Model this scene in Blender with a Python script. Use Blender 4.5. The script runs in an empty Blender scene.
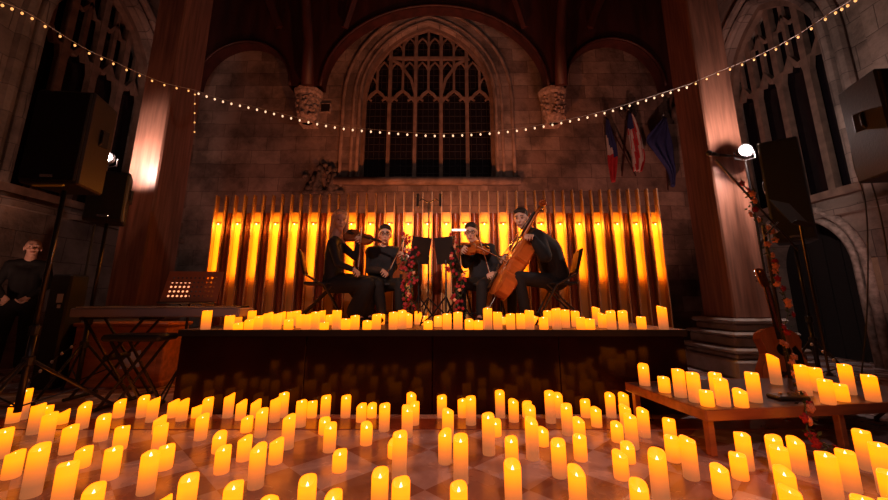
import bpy, math, random
from mathutils import Vector, Matrix, Quaternion
random.seed(7)
C = bpy.context.scene.collection
V = Vector
PI = math.pi
# ------------------------------------------------------------------ camera model
F, CX, CY, H = 380.0, 444.0, 220.0, 0.96
TILT = math.atan(80 / 380)
ct, st = math.cos(TILT), math.sin(TILT)
def ray(px, py):
    a, b = (px - CX) / F, (CY - py) / F
    return V((a, ct - b * st, st + b * ct))
def onY(px, py, Y):
    d = ray(px, py); t = Y / d.y
    return V((d.x * t, Y, H + d.z * t))
def onX(px, py, X):
    d = ray(px, py); t = X / d.x
    return V((X, d.y * t, H + d.z * t))
def onZ(px, py, Z):
    d = ray(px, py); t = (Z - H) / d.z
    return V((d.x * t, d.y * t, Z))
cam_d = bpy.data.cameras.new('camera'); cam = bpy.data.objects.new('camera', cam_d); C.objects.link(cam)
cam.location = (0, 0, H); cam.rotation_euler = (PI / 2 + TILT, 0, 0)
cam_d.sensor_width = 36; cam_d.lens = F / 888 * 36; cam_d.shift_y = -30 / 888; cam_d.clip_end = 100
sc = bpy.context.scene; sc.camera = cam
sc.view_settings.view_transform = 'Standard'; sc.view_settings.look = 'None'
sc.view_settings.exposure = 0; sc.view_settings.gamma = 1; sc.view_settings.use_curve_mapping = False
sc.cycles.use_denoising = True
sc.cycles.max_bounces = 5; sc.cycles.diffuse_bounces = 3; sc.cycles.glossy_bounces = 3
sc.cycles.transmission_bounces = 3; sc.cycles.transparent_max_bounces = 6
sc.cycles.sample_clamp_indirect = 4; sc.cycles.caustics_reflective = False; sc.cycles.caustics_refractive = False
w = bpy.data.worlds.new('world'); sc.world = w; w.use_nodes = True
w.node_tree.nodes['Background'].inputs[0].default_value = (0.9, 0.42, 0.36, 1)
w.node_tree.nodes['Background'].inputs[1].default_value = 0.02
# ------------------------------------------------------------------ materials
def nodes(name):
    m = bpy.data.materials.new(name); m.use_nodes = True
    return m, m.node_tree, m.node_tree.nodes['Principled BSDF']
def mat(name, col, rough=0.5, metal=0.0, noise=0.0, nscale=8.0, bump=0.0, stretch=(1, 1, 1), spec=0.5, emit=None, es=0, col2=None):
    m, nt, b = nodes(name)
    b.inputs['Roughness'].default_value = rough; b.inputs['Metallic'].default_value = metal
    b.inputs['Specular IOR Level'].default_value = spec
    b.inputs['Base Color'].default_value = (*col, 1)
    if noise or bump:
        tc = nt.nodes.new('ShaderNodeTexCoord'); mp = nt.nodes.new('ShaderNodeMapping'); mp.inputs['Scale'].default_value = stretch
        nz = nt.nodes.new('ShaderNodeTexNoise'); nz.inputs['Scale'].default_value = nscale; nz.inputs['Detail'].default_value = 5
        nt.links.new(tc.outputs['Object'], mp.inputs[0]); nt.links.new(mp.outputs[0], nz.inputs[0])
        if noise:
            r = nt.nodes.new('ShaderNodeValToRGB'); c2 = col2 or tuple(c * (1 - noise) for c in col)
            r.color_ramp.elements[0].color = (*c2, 1); r.color_ramp.elements[1].color = (*[min(1, c * (1 + noise * .4)) for c in col], 1)
            r.color_ramp.elements[0].position = .32; r.color_ramp.elements[1].position = .68
            nt.links.new(nz.outputs[0], r.inputs[0]); nt.links.new(r.outputs[0], b.inputs['Base Color'])
        if bump:
            bp = nt.nodes.new('ShaderNodeBump'); bp.inputs['Strength'].default_value = bump; bp.inputs['Distance'].default_value = .02
            nt.links.new(nz.outputs[0], bp.inputs['Height']); nt.links.new(bp.outputs[0], b.inputs['Normal'])
    if emit:
        b.inputs['Emission Color'].default_value = (*emit, 1); b.inputs['Emission Strength'].default_value = es
    return m
def stone(name, c1, c2, bw=.62, bh=.3, axis='xz', mortar=.012, stain=.5, rough=.9):
    m, nt, b = nodes(name); L = nt.links.new; N = nt.nodes.new
    tc = N('ShaderNodeTexCoord'); sep = N('ShaderNodeSeparateXYZ'); cb = N('ShaderNodeCombineXYZ')
    L(tc.outputs['Object'], sep.inputs[0]); L(sep.outputs[0 if axis[0] == 'x' else 1], cb.inputs[0]); L(sep.outputs[2], cb.inputs[1])
    wn = N('ShaderNodeTexNoise'); wn.inputs['Scale'].default_value = 2.2
    L(tc.outputs['Object'], wn.inputs[0])
    vm = N('ShaderNodeVectorMath'); vm.operation = 'SCALE'; vm.inputs['Scale'].default_value = .06
    L(wn.outputs[1], vm.inputs[0]); va = N('ShaderNodeVectorMath'); L(cb.outputs[0], va.inputs[0]); L(vm.outputs[0], va.inputs[1])
    br = N('ShaderNodeTexBrick'); L(va.outputs[0], br.inputs[0])
    br.inputs['Scale'].default_value = 1; br.inputs['Brick Width'].default_value = bw; br.inputs['Row Height'].default_value = bh
    br.inputs['Mortar Size'].default_value = mortar; br.inputs['Mortar Smooth'].default_value = .6; br.inputs['Bias'].default_value = 0
    br.inputs['Color1'].default_value = (*c1, 1); br.inputs['Color2'].default_value = (*c2, 1)
    br.inputs['Mortar'].default_value = (*[c * .55 for c in c2], 1)
    nz = N('ShaderNodeTexNoise'); nz.inputs['Scale'].default_value = 1.3; nz.inputs['Detail'].default_value = 8; nz.inputs['Roughness'].default_value = .65
    L(tc.outputs['Object'], nz.inputs[0])
    r = N('ShaderNodeValToRGB'); r.color_ramp.elements[0].position = .38; r.color_ramp.elements[0].color = (1 - stain, 1 - stain, 1 - stain, 1); r.color_ramp.elements[1].position = .6
    L(nz.outputs[0], r.inputs[0])
    mx = N('ShaderNodeMix'); mx.data_type = 'RGBA'; mx.blend_type = 'MULTIPLY'; mx.inputs[0].default_value = 1
    L(br.outputs[0], mx.inputs[6]); L(r.outputs[0], mx.inputs[7]); L(mx.outputs[2], b.inputs['Base Color'])
    n2 = N('ShaderNodeTexNoise'); n2.inputs['Scale'].default_value = 9; n2.inputs['Detail'].default_value = 6; L(tc.outputs['Object'], n2.inputs[0])
    ad = N('ShaderNodeMath'); ad.operation = 'MULTIPLY_ADD'; L(br.outputs['Fac'], ad.inputs[0]); ad.inputs[1].default_value = -.6; L(n2.outputs[0], ad.inputs[2])
    bp = N('ShaderNodeBump'); bp.inputs['Strength'].default_value = .6; bp.inputs['Distance'].default_value = .03
    L(ad.outputs[0], bp.inputs['Height']); L(bp.outputs[0], b.inputs['Normal']); b.inputs['Roughness'].default_value = rough
    return m
M = {}
M['stone_back'] = stone('stone_back', (.42, .31, .25), (.24, .165, .135), .74, .36, mortar=.007, stain=.62)
M['stone_side'] = stone('stone_side', (.36, .27, .22), (.24, .17, .14), .74, .4, 'yz', mortar=.007, stain=.6)
M['stone_carved'] = mat('stone_carved', (.40, .30, .25), .9, noise=.5, nscale=14, bump=.8)
M['stone_old'] = mat('stone_old', (.13, .10, .085), .95, noise=.6, nscale=10, bump=1)
M['moulding'] = mat('moulding_stone', (.26, .18, .14), .9, noise=.5, nscale=4, bump=.3)
M['tracery'] = mat('tracery_stone', (.24, .15, .11), .9, noise=.35, nscale=6, bump=.3)
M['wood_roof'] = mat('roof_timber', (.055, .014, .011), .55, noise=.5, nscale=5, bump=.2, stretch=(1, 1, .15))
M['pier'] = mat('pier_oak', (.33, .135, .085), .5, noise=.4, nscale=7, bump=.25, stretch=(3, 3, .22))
M['pier_base'] = mat('pier_base_stone', (.34, .26, .22), .6, noise=.3, nscale=6, bump=.2)
M['glass'] = mat('night_glass', (.012, .008, .01), .12, spec=.6)
M['lead'] = mat('window_lead', (.03, .025, .025), .6)
M['black'] = mat('black_plastic', (.012, .011, .012), .5, noise=.2, nscale=60, bump=.05)
M['speaker_side'] = mat('speaker_cabinet', (.016, .014, .017), .5, noise=.15, nscale=50, bump=.1)
M['grille'] = mat('speaker_grille', (.006, .006, .006), .7, noise=.4, nscale=250, bump=.3)
M['metal_dark'] = mat('dark_metal', (.05, .045, .045), .35, .8)
M['chrome'] = mat('chrome', (.6, .58, .56), .22, 1)
M['stage_black'] = mat('stage_gloss', (.016, .004, .003), .09, noise=.3, nscale=3, bump=.05, spec=.14)
M['stage_top'] = mat('stage_top', (.14, .10, .10), .45, noise=.3, nscale=12)
M['slat'] = mat('slat_wood', (.50, .25, .12), .5, noise=.25, nscale=8, stretch=(4, 4, .3), bump=.1)
M['panel'] = mat('panel_wood', (.66, .36, .10), .5, noise=.15, nscale=6, stretch=(4, 4, .2))
M['panel_dark'] = mat('dark_red_panel', (.30, .07, .03), .28, noise=.3, nscale=6, stretch=(4, 4, .2))
M['bracket'] = mat('lamp_bracket', (.09, .015, .01), .4)
M['bulb_amber'] = mat('amber_bulb', (1, .8, .5), .4, emit=(1, .72, .42), es=4)
M['bulb_string'] = mat('string_bulb', (1, .8, .5), .4, emit=(1, .60, .36), es=1.5)
M['bulb_string2'] = mat('gold_string_bulb', (1, .8, .5), .4, emit=(1, .42, .12), es=1.4)
M['bulb_dim'] = mat('dim_bulb', (.75, .68, .66), .3)
M['bulb_flood'] = mat('flood_bulb', (1, 1, 1), .4, emit=(1, .9, .92), es=60)
M['cord'] = mat('cord', (.5, .4, .35), .6)
M['cord_dark'] = mat('dark_cord', (.03, .025, .025), .6)
M['skin'] = mat('skin', (.62, .36, .27), .5, noise=.08, nscale=12)
M['hair_blond'] = mat('blond_hair', (.72, .42, .24), .45, noise=.45, nscale=14, stretch=(8, 8, .6), bump=.5)
M['hair_dark'] = mat('dark_hair', (.018, .010, .007), .75, noise=.4, nscale=30, bump=.4)
M['hair_grey'] = mat('grey_hair', (.32, .27, .25), .5, noise=.4, nscale=30, bump=.4)
M['cloth_black'] = mat('black_cloth', (.006, .005, .006), .85, noise=.4, nscale=7, bump=.4)
M['cloth_navy'] = mat('charcoal_cloth', (.012, .011, .015), .85, noise=.3, nscale=9, bump=.4)
M['shoe'] = mat('shoe_leather', (.012, .01, .01), .35)
M['eye'] = mat('eye', (.05, .03, .02), .3)
M['lips'] = mat('lips', (.42, .15, .12), .5)
M['varnish'] = mat('orange_varnish', (.50, .12, .022), .25, noise=.3, nscale=7, stretch=(4, 1, 1), spec=.6)
M['varnish_dark'] = mat('dark_varnish', (.26, .065, .02), .25, noise=.3, nscale=14, spec=.6)
M['ebony'] = mat('ebony', (.012, .009, .008), .3)
M['maple'] = mat('maple', (.5, .3, .15), .4)
M['hair_bow'] = mat('bow_hair', (.7, .62, .52), .5)
M['guitar_top'] = mat('guitar_cedar', (.62, .22, .08), .28, noise=.2, nscale=8, stretch=(5, 1, 1))
M['paper'] = mat('paper', (.75, .70, .66), .8)
M['board'] = mat('notice_board', (.36, .24, .16), .8, noise=.2, nscale=6)
M['wood_chest'] = mat('chest_wood', (.60, .20, .07), .4, noise=.35, nscale=4, stretch=(.4, 4, 4), bump=.1)
M['wood_table'] = mat('table_wood', (.34, .12, .05), .3, noise=.35, nscale=5, stretch=(.5, 4, 4))
M['table_top'] = mat('table_top', (.12, .08, .075), .3, noise=.3, nscale=5)
M['copper_tray'] = mat('copper_tray', (.55, .20, .10), .4, .4)
M['piano_grey'] = mat('piano_grey', (.34, .29, .31), .45)
M['white_key'] = mat('white_key', (.6, .55, .5), .3)
M['rose_pink'] = mat('peach_petal', (.85, .36, .2), .6, noise=.3, nscale=40)
M['rose_red'] = mat('red_petal', (.36, .012, .02), .6, noise=.3, nscale=40)
M['leaf'] = mat('garland_leaf', (.05, .09, .03), .6, noise=.3, nscale=40)
M['flag_blue'] = mat('flag_blue', (.03, .04, .16), .85, noise=.2, nscale=9)
M['flag_white'] = mat('flag_white', (.6, .55, .52), .85, noise=.15, nscale=9)
M['flag_red'] = mat('flag_red', (.5, .03, .04), .85, noise=.2, nscale=9)
M['yellow_tape'] = mat('yellow_tape', (.6, .5, .05), .5)
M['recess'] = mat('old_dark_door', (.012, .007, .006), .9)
M['flame'] = mat('flame_tip', (1, .9, .6), .4, emit=(1, .86, .5), es=4)
# polished tiled floor: rotated checker with a grain
def floor_mat():
    m, nt, b = nodes('marble_tiles'); L = nt.links.new; N = nt.nodes.new
    tc = N('ShaderNodeTexCoord'); mp = N('ShaderNodeMapping'); mp.inputs['Rotation'].default_value = (0, 0, PI / 4); mp.inputs['Location'].default_value = (.11, .03, 0)
    L(tc.outputs['Object'], mp.inputs[0]); ck = N('ShaderNodeTexChecker'); ck.inputs['Scale'].default_value = 1 / .38; L(mp.outputs[0], ck.inputs[0])
    ck.inputs[1].default_value = (.62, .50, .50, 1); ck.inputs[2].default_value = (.42, .22, .17, 1)
    nz = N('ShaderNodeTexNoise'); nz.inputs['Scale'].default_value = 3.5; nz.inputs['Detail'].default_value = 7; nz.inputs['Distortion'].default_value = 1.2
    L(tc.outputs['Object'], nz.inputs[0]); r = N('ShaderNodeValToRGB'); r.color_ramp.elements[0].position = .35; r.color_ramp.elements[0].color = (.72, .62, .58, 1); r.color_ramp.elements[1].position = .65
    L(nz.outputs[0], r.inputs[0]); mx = N('ShaderNodeMix'); mx.data_type = 'RGBA'; mx.blend_type = 'MULTIPLY'; mx.inputs[0].default_value = 1
    L(ck.outputs[0], mx.inputs[6]); L(r.outputs[0], mx.inputs[7]); L(mx.outputs[2], b.inputs['Base Color'])
    bk = N('ShaderNodeTexBrick'); bk.offset = 0; bk.inputs['Scale'].default_value = 1; bk.inputs['Brick Width'].default_value = .38; bk.inputs['Row Height'].default_value = .38; bk.inputs['Mortar Size'].default_value = .004
    L(mp.outputs[0], bk.inputs[0])
    mr = N('ShaderNodeMapRange'); mr.inputs[3].default_value = .16; mr.inputs[4].default_value = .36; L(nz.outputs[0], mr.inputs[0]); L(mr.outputs[0], b.inputs['Roughness'])
    bp = N('ShaderNodeBump'); bp.inputs['Strength'].default_value = .3; bp.inputs['Distance'].default_value = .003; bp.invert = True
    L(bk.outputs['Fac'], bp.inputs['Height']); L(bp.outputs[0], b.inputs['Normal'])
    return m
M['floor'] = floor_mat()
M['border'] = mat('floor_border', (.30, .09, .05), .25, noise=.3, nscale=5)
# ------------------------------------------------------------------ mesh builder
class MB:
    def __init__(s): s.v = []; s.f = []; s.mi = []
    def add(s, vs, fs, mi=0):
        n = len(s.v); s.v += [tuple(p) for p in vs]; s.f += [tuple(i + n for i in f) for f in fs]; s.mi += [mi] * len(fs); return s
    def box(s, lo, hi, mi=0, mtx=None):
        x0, y0, z0 = lo; x1, y1, z1 = hi
        vs = [V(p) for p in ((x0,y0,z0),(x1,y0,z0),(x1,y1,z0),(x0,y1,z0),(x0,y0,z1),(x1,y0,z1),(x1,y1,z1),(x0,y1,z1))]
        if mtx: vs = [mtx @ p for p in vs]
        return s.add(vs, [(0,3,2,1),(4,5,6,7),(0,1,5,4),(1,2,6,5),(2,3,7,6),(3,0,4,7)], mi)
    def bbox(s, lo, hi, bv=.01, mi=0, mtx=None):   # chamfered box (vertical edges + top/bottom ring)
        x0, y0, z0 = lo; x1, y1, z1 = hi; b = bv
        def ring(i, z): return [V((x0+i+b*(i==0),y0+i,z)) if 0 else p for p in [V((x0+b,y0+i,z)),V((x1-b,y0+i,z)),V((x1-i,y0+b,z)),V((x1-i,y1-b,z)),V((x1-b,y1-i,z)),V((x0+b,y1-i,z)),V((x0+i,y1-b,z)),V((x0+i,y0+b,z))]]
        R = [ring(b, z0), ring(0, z0 + b), ring(0, z1 - b), ring(b, z1)]
        vs = [p for r in R for p in r]
        if mtx: vs = [mtx @ p for p in vs]
        fs = [tuple(range(7, -1, -1)), tuple(range(24, 32))]
        for k in range(3):
            for j in range(8): fs.append((k*8+j, k*8+(j+1)%8, k*8+8+(j+1)%8, k*8+8+j))
        return s.add(vs, fs, mi)
    def tube(s, pts, r, n=8, mi=0, closed=False, caps=True):
        pts = [V(p) for p in pts]; rs = r if isinstance(r, (list, tuple)) else [r] * len(pts)
        vs = []; m = len(pts); up = None
        for i, p in enumerate(pts):
            d = (pts[(i+1) % m] - pts[i-1]) if (closed or 0 < i < m-1) else (pts[1]-pts[0] if i == 0 else pts[-1]-pts[-2])
            d = d.normalized() if d.length > 1e-9 else V((0,0,1))
            if up is None: up = V((0,0,1)) if abs(d.z) < .9 else V((1,0,0))
            x = up.cross(d)
            if x.length < 1e-4: x = V((1,0,0)).cross(d)
            x.normalize(); y = d.cross(x); up = y
            for k in range(n):
                a = 2*PI*k/n + (PI/4 if n == 4 else 0); vs.append(p + (x*math.cos(a) + y*math.sin(a)) * rs[i])
        fs = []
        for i in range(m if closed else m-1):
            for k in range(n):
                a, b_ = i*n, ((i+1) % m)*n; fs.append((a+k, a+(k+1)%n, b_+(k+1)%n, b_+k))
        if caps and not closed: fs += [tuple(range(n-1,-1,-1)), tuple(range((m-1)*n, m*n))]
        return s.add(vs, fs, mi)
    def lathe(s, prof, c=(0,0,0), n=16, mi=0, mtx=None):
        vs = []; c = V(c)
        for r, z in prof:
            for k in range(n):
                a = 2*PI*k/n; p = V((r*math.cos(a), r*math.sin(a), z)); vs.append(c + (mtx @ p if mtx else p))
        fs = [(i*n+k, i*n+(k+1)%n, (i+1)*n+(k+1)%n, (i+1)*n+k) for i in range(len(prof)-1) for k in range(n)]
        fs += [tuple(range(n-1,-1,-1)), tuple(range((len(prof)-1)*n, len(prof)*n))]
        return s.add(vs, fs, mi)
    def ball(s, c, r, n=10, mi=0, mtx=None):
        rr = r if isinstance(r, (tuple, list)) else (r, r, r); c = V(c); h = max(4, n//2+1)
        vs = []; 
        for i in range(1, h):
            t = PI*i/h
            for k in range(n):
                a = 2*PI*k/n; p = V((rr[0]*math.sin(t)*math.cos(a), rr[1]*math.sin(t)*math.sin(a), rr[2]*math.cos(t))); vs.append(c + (mtx @ p if mtx else p))
        t_, b_ = V((0,0,rr[2])), V((0,0,-rr[2])); vs += [c + (mtx @ t_ if mtx else t_), c + (mtx @ b_ if mtx else b_)]
        T, B = len(vs)-2, len(vs)-1
        fs = [(i*n+k, (i+1)*n+k, (i+1)*n+(k+1)%n, i*n+(k+1)%n) for i in range(h-2) for k in range(n)]
        fs += [(T, k, (k+1)%n) for k in range(n)] + [(B, (h-2)*n+(k+1)%n, (h-2)*n+k) for k in range(n)]
        return s.add(vs, fs, mi)
    def cap(s, p0, p1, r0, r1, n=14, mi=0):  # tapered capsule
        p0, p1 = V(p0), V(p1); d = p1-p0; L = d.length
        if L < 1e-6: return s.ball(p0, r0, n, mi)
        d = d/L; pts = []; rs = []
        for a in (80, 55, 30): pts.append(p0 - d*r0*math.sin(math.radians(a))); rs.append(r0*math.cos(math.radians(a)))
        pts += [p0, p0.lerp(p1,.5), p1]; rs += [r0, (r0+r1)/2, r1]
        for a in (30, 55, 80): pts.append(p1 + d*r1*math.sin(math.radians(a))); rs.append(r1*math.cos(math.radians(a)))
        return s.tube(pts, rs, n, mi)
    def prism(s, poly, t0, t1, fr, mi=0):  # poly in (u,v); fr(u,v,w)->Vector
        n = len(poly); vs = [fr(u, v, t0) for u, v in poly] + [fr(u, v, t1) for u, v in poly]
        fs = [tuple(range(n-1,-1,-1)), tuple(range(n, 2*n))] + [(i, (i+1)%n, n+(i+1)%n, n+i) for i in range(n)]
        return s.add(vs, fs, mi)
    def build(s, name, m, parent=None, smooth=False, origin=None):
        me = bpy.data.meshes.new(name); vs = s.v
        if origin is not None: o_ = V(origin); vs = [tuple(V(p)-o_) for p in vs]
        me.from_pydata(vs, [], s.f)
        for x in (m if isinstance(m, (list, tuple)) else [m]): me.materials.append(x if not isinstance(x, str) else M[x])
        if len(me.materials) > 1: me.polygons.foreach_set('material_index', s.mi)
        if smooth: me.polygons.foreach_set('use_smooth', [True]*len(s.f))
        me.update(); o = bpy.data.objects.new(name, me); C.objects.link(o)
        if origin is not None: o.location = origin
        if parent: o.parent = parent; 
        if parent is not None and origin is not None: o.location = V(origin) 
        return o
def tag(o, label, cat, group=None, kind=None):
    if label: o['label'] = label
    if cat: o['category'] = cat
    if group: o['group'] = group
    if kind: o['kind'] = kind
    return o
def thing(name, label, cat, loc=(0,0,0), rz=0, group=None):
    o = bpy.data.objects.new(name, None); C.objects.link(o); o.location = loc; o.rotation_euler = (0,0,rz)
    o.empty_display_size = .1
    return tag(o, label, cat, group)
def copy_tree(o, parent=None):
    c = o.copy(); C.objects.link(c)
    if parent: c.parent = parent
    for ch in [x for x in bpy.data.objects if x.parent == o]: copy_tree(ch, c)
    return c
def struct(o): o['kind'] = 'structure'; return o
def smooth_mod(o, lv=1):
    m = o.modifiers.new('sub', 'SUBSURF'); m.levels = lv; m.render_levels = lv
def fused(mb, name, m, voxel, parent, smooth_it=4):
    """closed overlapping volumes fused into one continuous surface"""
    o = mb.build(name, m, parent)
    a = o.modifiers.new('remesh', 'REMESH'); a.mode = 'VOXEL'; a.voxel_size = voxel; a.use_smooth_shade = True
    if smooth_it: b = o.modifiers.new('smooth', 'SMOOTH'); b.iterations = smooth_it; b.factor = .5
    dg = bpy.context.evaluated_depsgraph_get(); me = bpy.data.meshes.new_from_object(o.evaluated_get(dg))
    o.modifiers.clear(); o.data = me; me.name = name
    if not me.materials: me.materials.append(M[m] if isinstance(m, str) else m)
    return o
def catmull(pp, n=6):
    pp = [V(p) for p in pp]; out = []
    for i in range(len(pp)-1):
        p0, p1, p2, p3 = pp[max(i-1, 0)], pp[i], pp[i+1], pp[min(i+2, len(pp)-1)]
        for k in range(n):
            t = k/n; out.append(.5*((2*p1)+(-p0+p2)*t+(2*p0-5*p1+4*p2-p3)*t*t+(-p0+3*p1-3*p2+p3)*t**3))
    return out+[pp[-1]]
# ------------------------------------------------------------------ the hall
WX = 6.3; WB = 9.0; ZC = 9.6
b = MB(); b.box((-9, -3, -.1), (9, 9.6, 0)); struct(b.build('floor', 'floor'))
b = MB(); b.box((-WX+.02, 3.14, 0), (WX-.02, 3.40, .004)); struct(b.build('trim_1', 'border'))
b = MB(); b.box((-7, -3, ZC), (7, 9.6, ZC+.1))
for i in range(7): b.box((-6.6+i*2.1, -3, ZC-.25), (-6.3+i*2.1, 9, ZC))
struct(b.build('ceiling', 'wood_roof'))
def arch_z(u, o):
    """height of an opening's head above its springing at offset u from its centre"""
    h, rise, kind = o['half'], o['rise'], o.get('kind', 'point')
    u = min(abs(u), h)
    if kind == 'round': return rise*math.sqrt(max(0, 1-(u/h)**2))
    d = (rise*rise-h*h)/(2*h)
    return math.sqrt(max(0, (h+d)**2-(u+d)**2))
def arch_wall(name, m, fr, u0, u1, z0, z1, ops, depth, parent=None):
    """wall in a frame fr(u, w, z) with arched openings and their reveals"""
    mb = MB(); cuts = [u0, u1]
    for o in ops:
        for k in range(33): cuts.append(o['c']-o['half']*math.cos(PI*k/32))
    cuts = sorted(set(round(c, 5) for c in cuts if u0 <= c <= u1))
    for a, c in zip(cuts, cuts[1:]):
        if c-a < 1e-4: continue
        mid = (a+c)/2; op = None
        for o in ops:
            if abs(mid-o['c']) < o['half']: op = o
        def q(ua, za, ub, zb, zc_, zd):
            mb.add([fr(ua,0,za), fr(ub,0,zb), fr(ub,0,zd), fr(ua,0,zc_)], [(0,1,2,3)])
            mb.add([fr(ua,depth,za), fr(ub,depth,zb), fr(ub,depth,zd), fr(ua,depth,zc_)], [(3,2,1,0)])
        if not op: q(a, z0, c, z0, z1, z1)
        else:
            za, zb = op['zs']+arch_z(a-op['c'], op), op['zs']+arch_z(c-op['c'], op)
            q(a, za, c, zb, z1, z1)
            mb.add([fr(a,0,za), fr(c,0,zb), fr(c,depth,zb), fr(a,depth,za)], [(3,2,1,0)])
            if op['z0'] > z0:
                q(a, z0, c, z0, op['z0'], op['z0'])
                mb.add([fr(a,0,op['z0']), fr(c,0,op['z0']), fr(c,depth,op['z0']), fr(a,depth,op['z0'])], [(0,1,2,3)])
    for o in ops:
        for sg in (-1, 1):
            u = o['c']+sg*o['half']
            mb.add([fr(u,0,o['z0']), fr(u,depth,o['z0']), fr(u,depth,o['zs']), fr(u,0,o['zs'])], [(0,1,2,3) if sg<0 else (3,2,1,0)])
    return mb.build(name, m, parent)
def arch_path(o, off=0, n=20, legs=True):
    """polyline following an opening's outline at an outward offset"""
    oo = dict(o); oo['half'] = o['half']+off; oo['rise'] = o['rise']+off
    pts = []
    if legs: pts.append((o['c']-oo['half'], o['z0']))
    for k in range(n+1):
        u = -oo['half']*math.cos(PI*k/n); pts.append((o['c']+u, o['zs']+arch_z(u, oo)))
    if legs: pts.append((o['c']+oo['half'], o['z0']))
    return pts
# back wall with the great window
frB = lambda u, w_, z: V((u, WB+w_, z))
WIN = dict(c=-.42, half=1.72, z0=3.95, zs=6.1, rise=2.25)
struct(arch_wall('wall_back', 'stone_back', frB, -WX-.3, WX+.3, 0, ZC, [WIN], .55))
b = MB()
for off, w_, r in ((.05, .02, .045), (.2, .01, .04), (.46, -.01, .045)):
    b.tube([frB(u, w_, z) for u, z in arch_path(WIN, off)], r, 8)
b.box((-.42-2.3, WB-.16, 3.72), (-.42+2.3, WB-.01, 3.9))
struct(b.build('trim_2', 'moulding', smooth=True))
win = bpy.data.objects.new('window_1', None); C.objects.link(win); struct(win); win.location = (-.42, WB+.3, 3.95)
def child(mb, name, m, par, **k):
    # mesh built in world coordinates, parented to an unrotated empty
    o = mb.build(name, m, None, **k); o.parent = par; o.location = V(o.location)-par.location if True else 0
    return o
b = MB()
path = arch_path(WIN, -.01, 32); b.prism(path, .34, .36, lambda u, v, w_: frB(u, w_, v)); child(b, 'glass_pane', 'glass', win)
b = MB()
for k in range(1, 24):
    u = WIN['c']-1.7+k*3.4/24; zt = WIN['zs']+arch_z(u-WIN['c'], WIN)
    b.box((u-.006, WB+.325, 3.96), (u+.006, WB+.345, zt))
for k in range(1, 22):
    z = 3.95+k*.2; hw = 1.7 if z < 6.1 else 1.72*math.sqrt(max(0, 1-((z-6.1)/2.25)**2))*.97
    b.box((WIN['c']-hw, WB+.325, z-.006), (WIN['c']+hw, WB+.345, z+.006))
child(b, 'leading', 'lead', win)
b = MB(); lw = 3.44/5; x0 = WIN['c']-1.72
def inside(u, z): return z < WIN['zs']+arch_z(u-WIN['c'], WIN)
def bar(pts, r): b.tube([frB(u, .27, z) for u, z in pts], r, 4)
ztop = lambda u: WIN['zs']+arch_z(u-WIN['c'], WIN)
for k in range(1, 5): bar([(x0+k*lw, 3.95), (x0+k*lw, ztop(x0+k*lw)-.02)], .065)
b.tube([frB(u, .22, z) for u, z in arch_path(WIN, -.03)], .08, 4)
for k in range(5):
    c = x0+(k+.5)*lw; zs = 6.0
    prof = [(-.5, 0), (-.47, .14), (-.36, .26), (-.3, .25), (-.2, .36), (0, .48), (.2, .36), (.3, .25), (.36, .26), (.47, .14), (.5, 0)]
    pts = [(c+p*lw, zs+q*.95) for p, q in prof]; bar(pts, .05)
    for sg in (-1, 1):   # cusps
        bar([(c+sg*.36*lw, zs+.24), (c+sg*.2*lw, zs+.16)], .03)
    # super mullion and two small lights above each
    zt = ztop(c)
    if zt > zs+.55: bar([(c, zs+.42), (c, zt-.02)], .045)
    for sg in (-.25, .25):
        cc = c+sg*lw; z2 = min(7.15, ztop(cc)-.25)
        if z2 > 6.6:
            h = lw*.25; bar([(cc-h, z2-.12), (cc-h*.6, z2+.04), (cc, z2+.16), (cc+h*.6, z2+.04), (cc+h, z2-.12)], .03)
b_ = 1.02; bar([(WIN['c']-b_, 7.42), (WIN['c']+b_, 7.42)], .06)
for sg in (-1, 1):
    c0 = WIN['c']+sg*.35; bar([(c0, 6.35), (c0+sg*.12, 6.8), (c0+sg*.42, 7.25), (c0+sg*.75, 7.42)], .05)
    for cc in (.17, .52, .86):
        u = WIN['c']+sg*cc; zz = min(7.95, ztop(u)-.12); bar([(u-.16, zz-.15), (u-.1, zz), (u, zz+.1), (u+.1, zz), (u+.16, zz-.15)], .028)
    for cc in (.69, 1.03):
        u = WIN['c']+sg*cc; bar([(u, 7.42), (u, ztop(u))], .035)
child(b, 'tracery', 'tracery', win)
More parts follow.
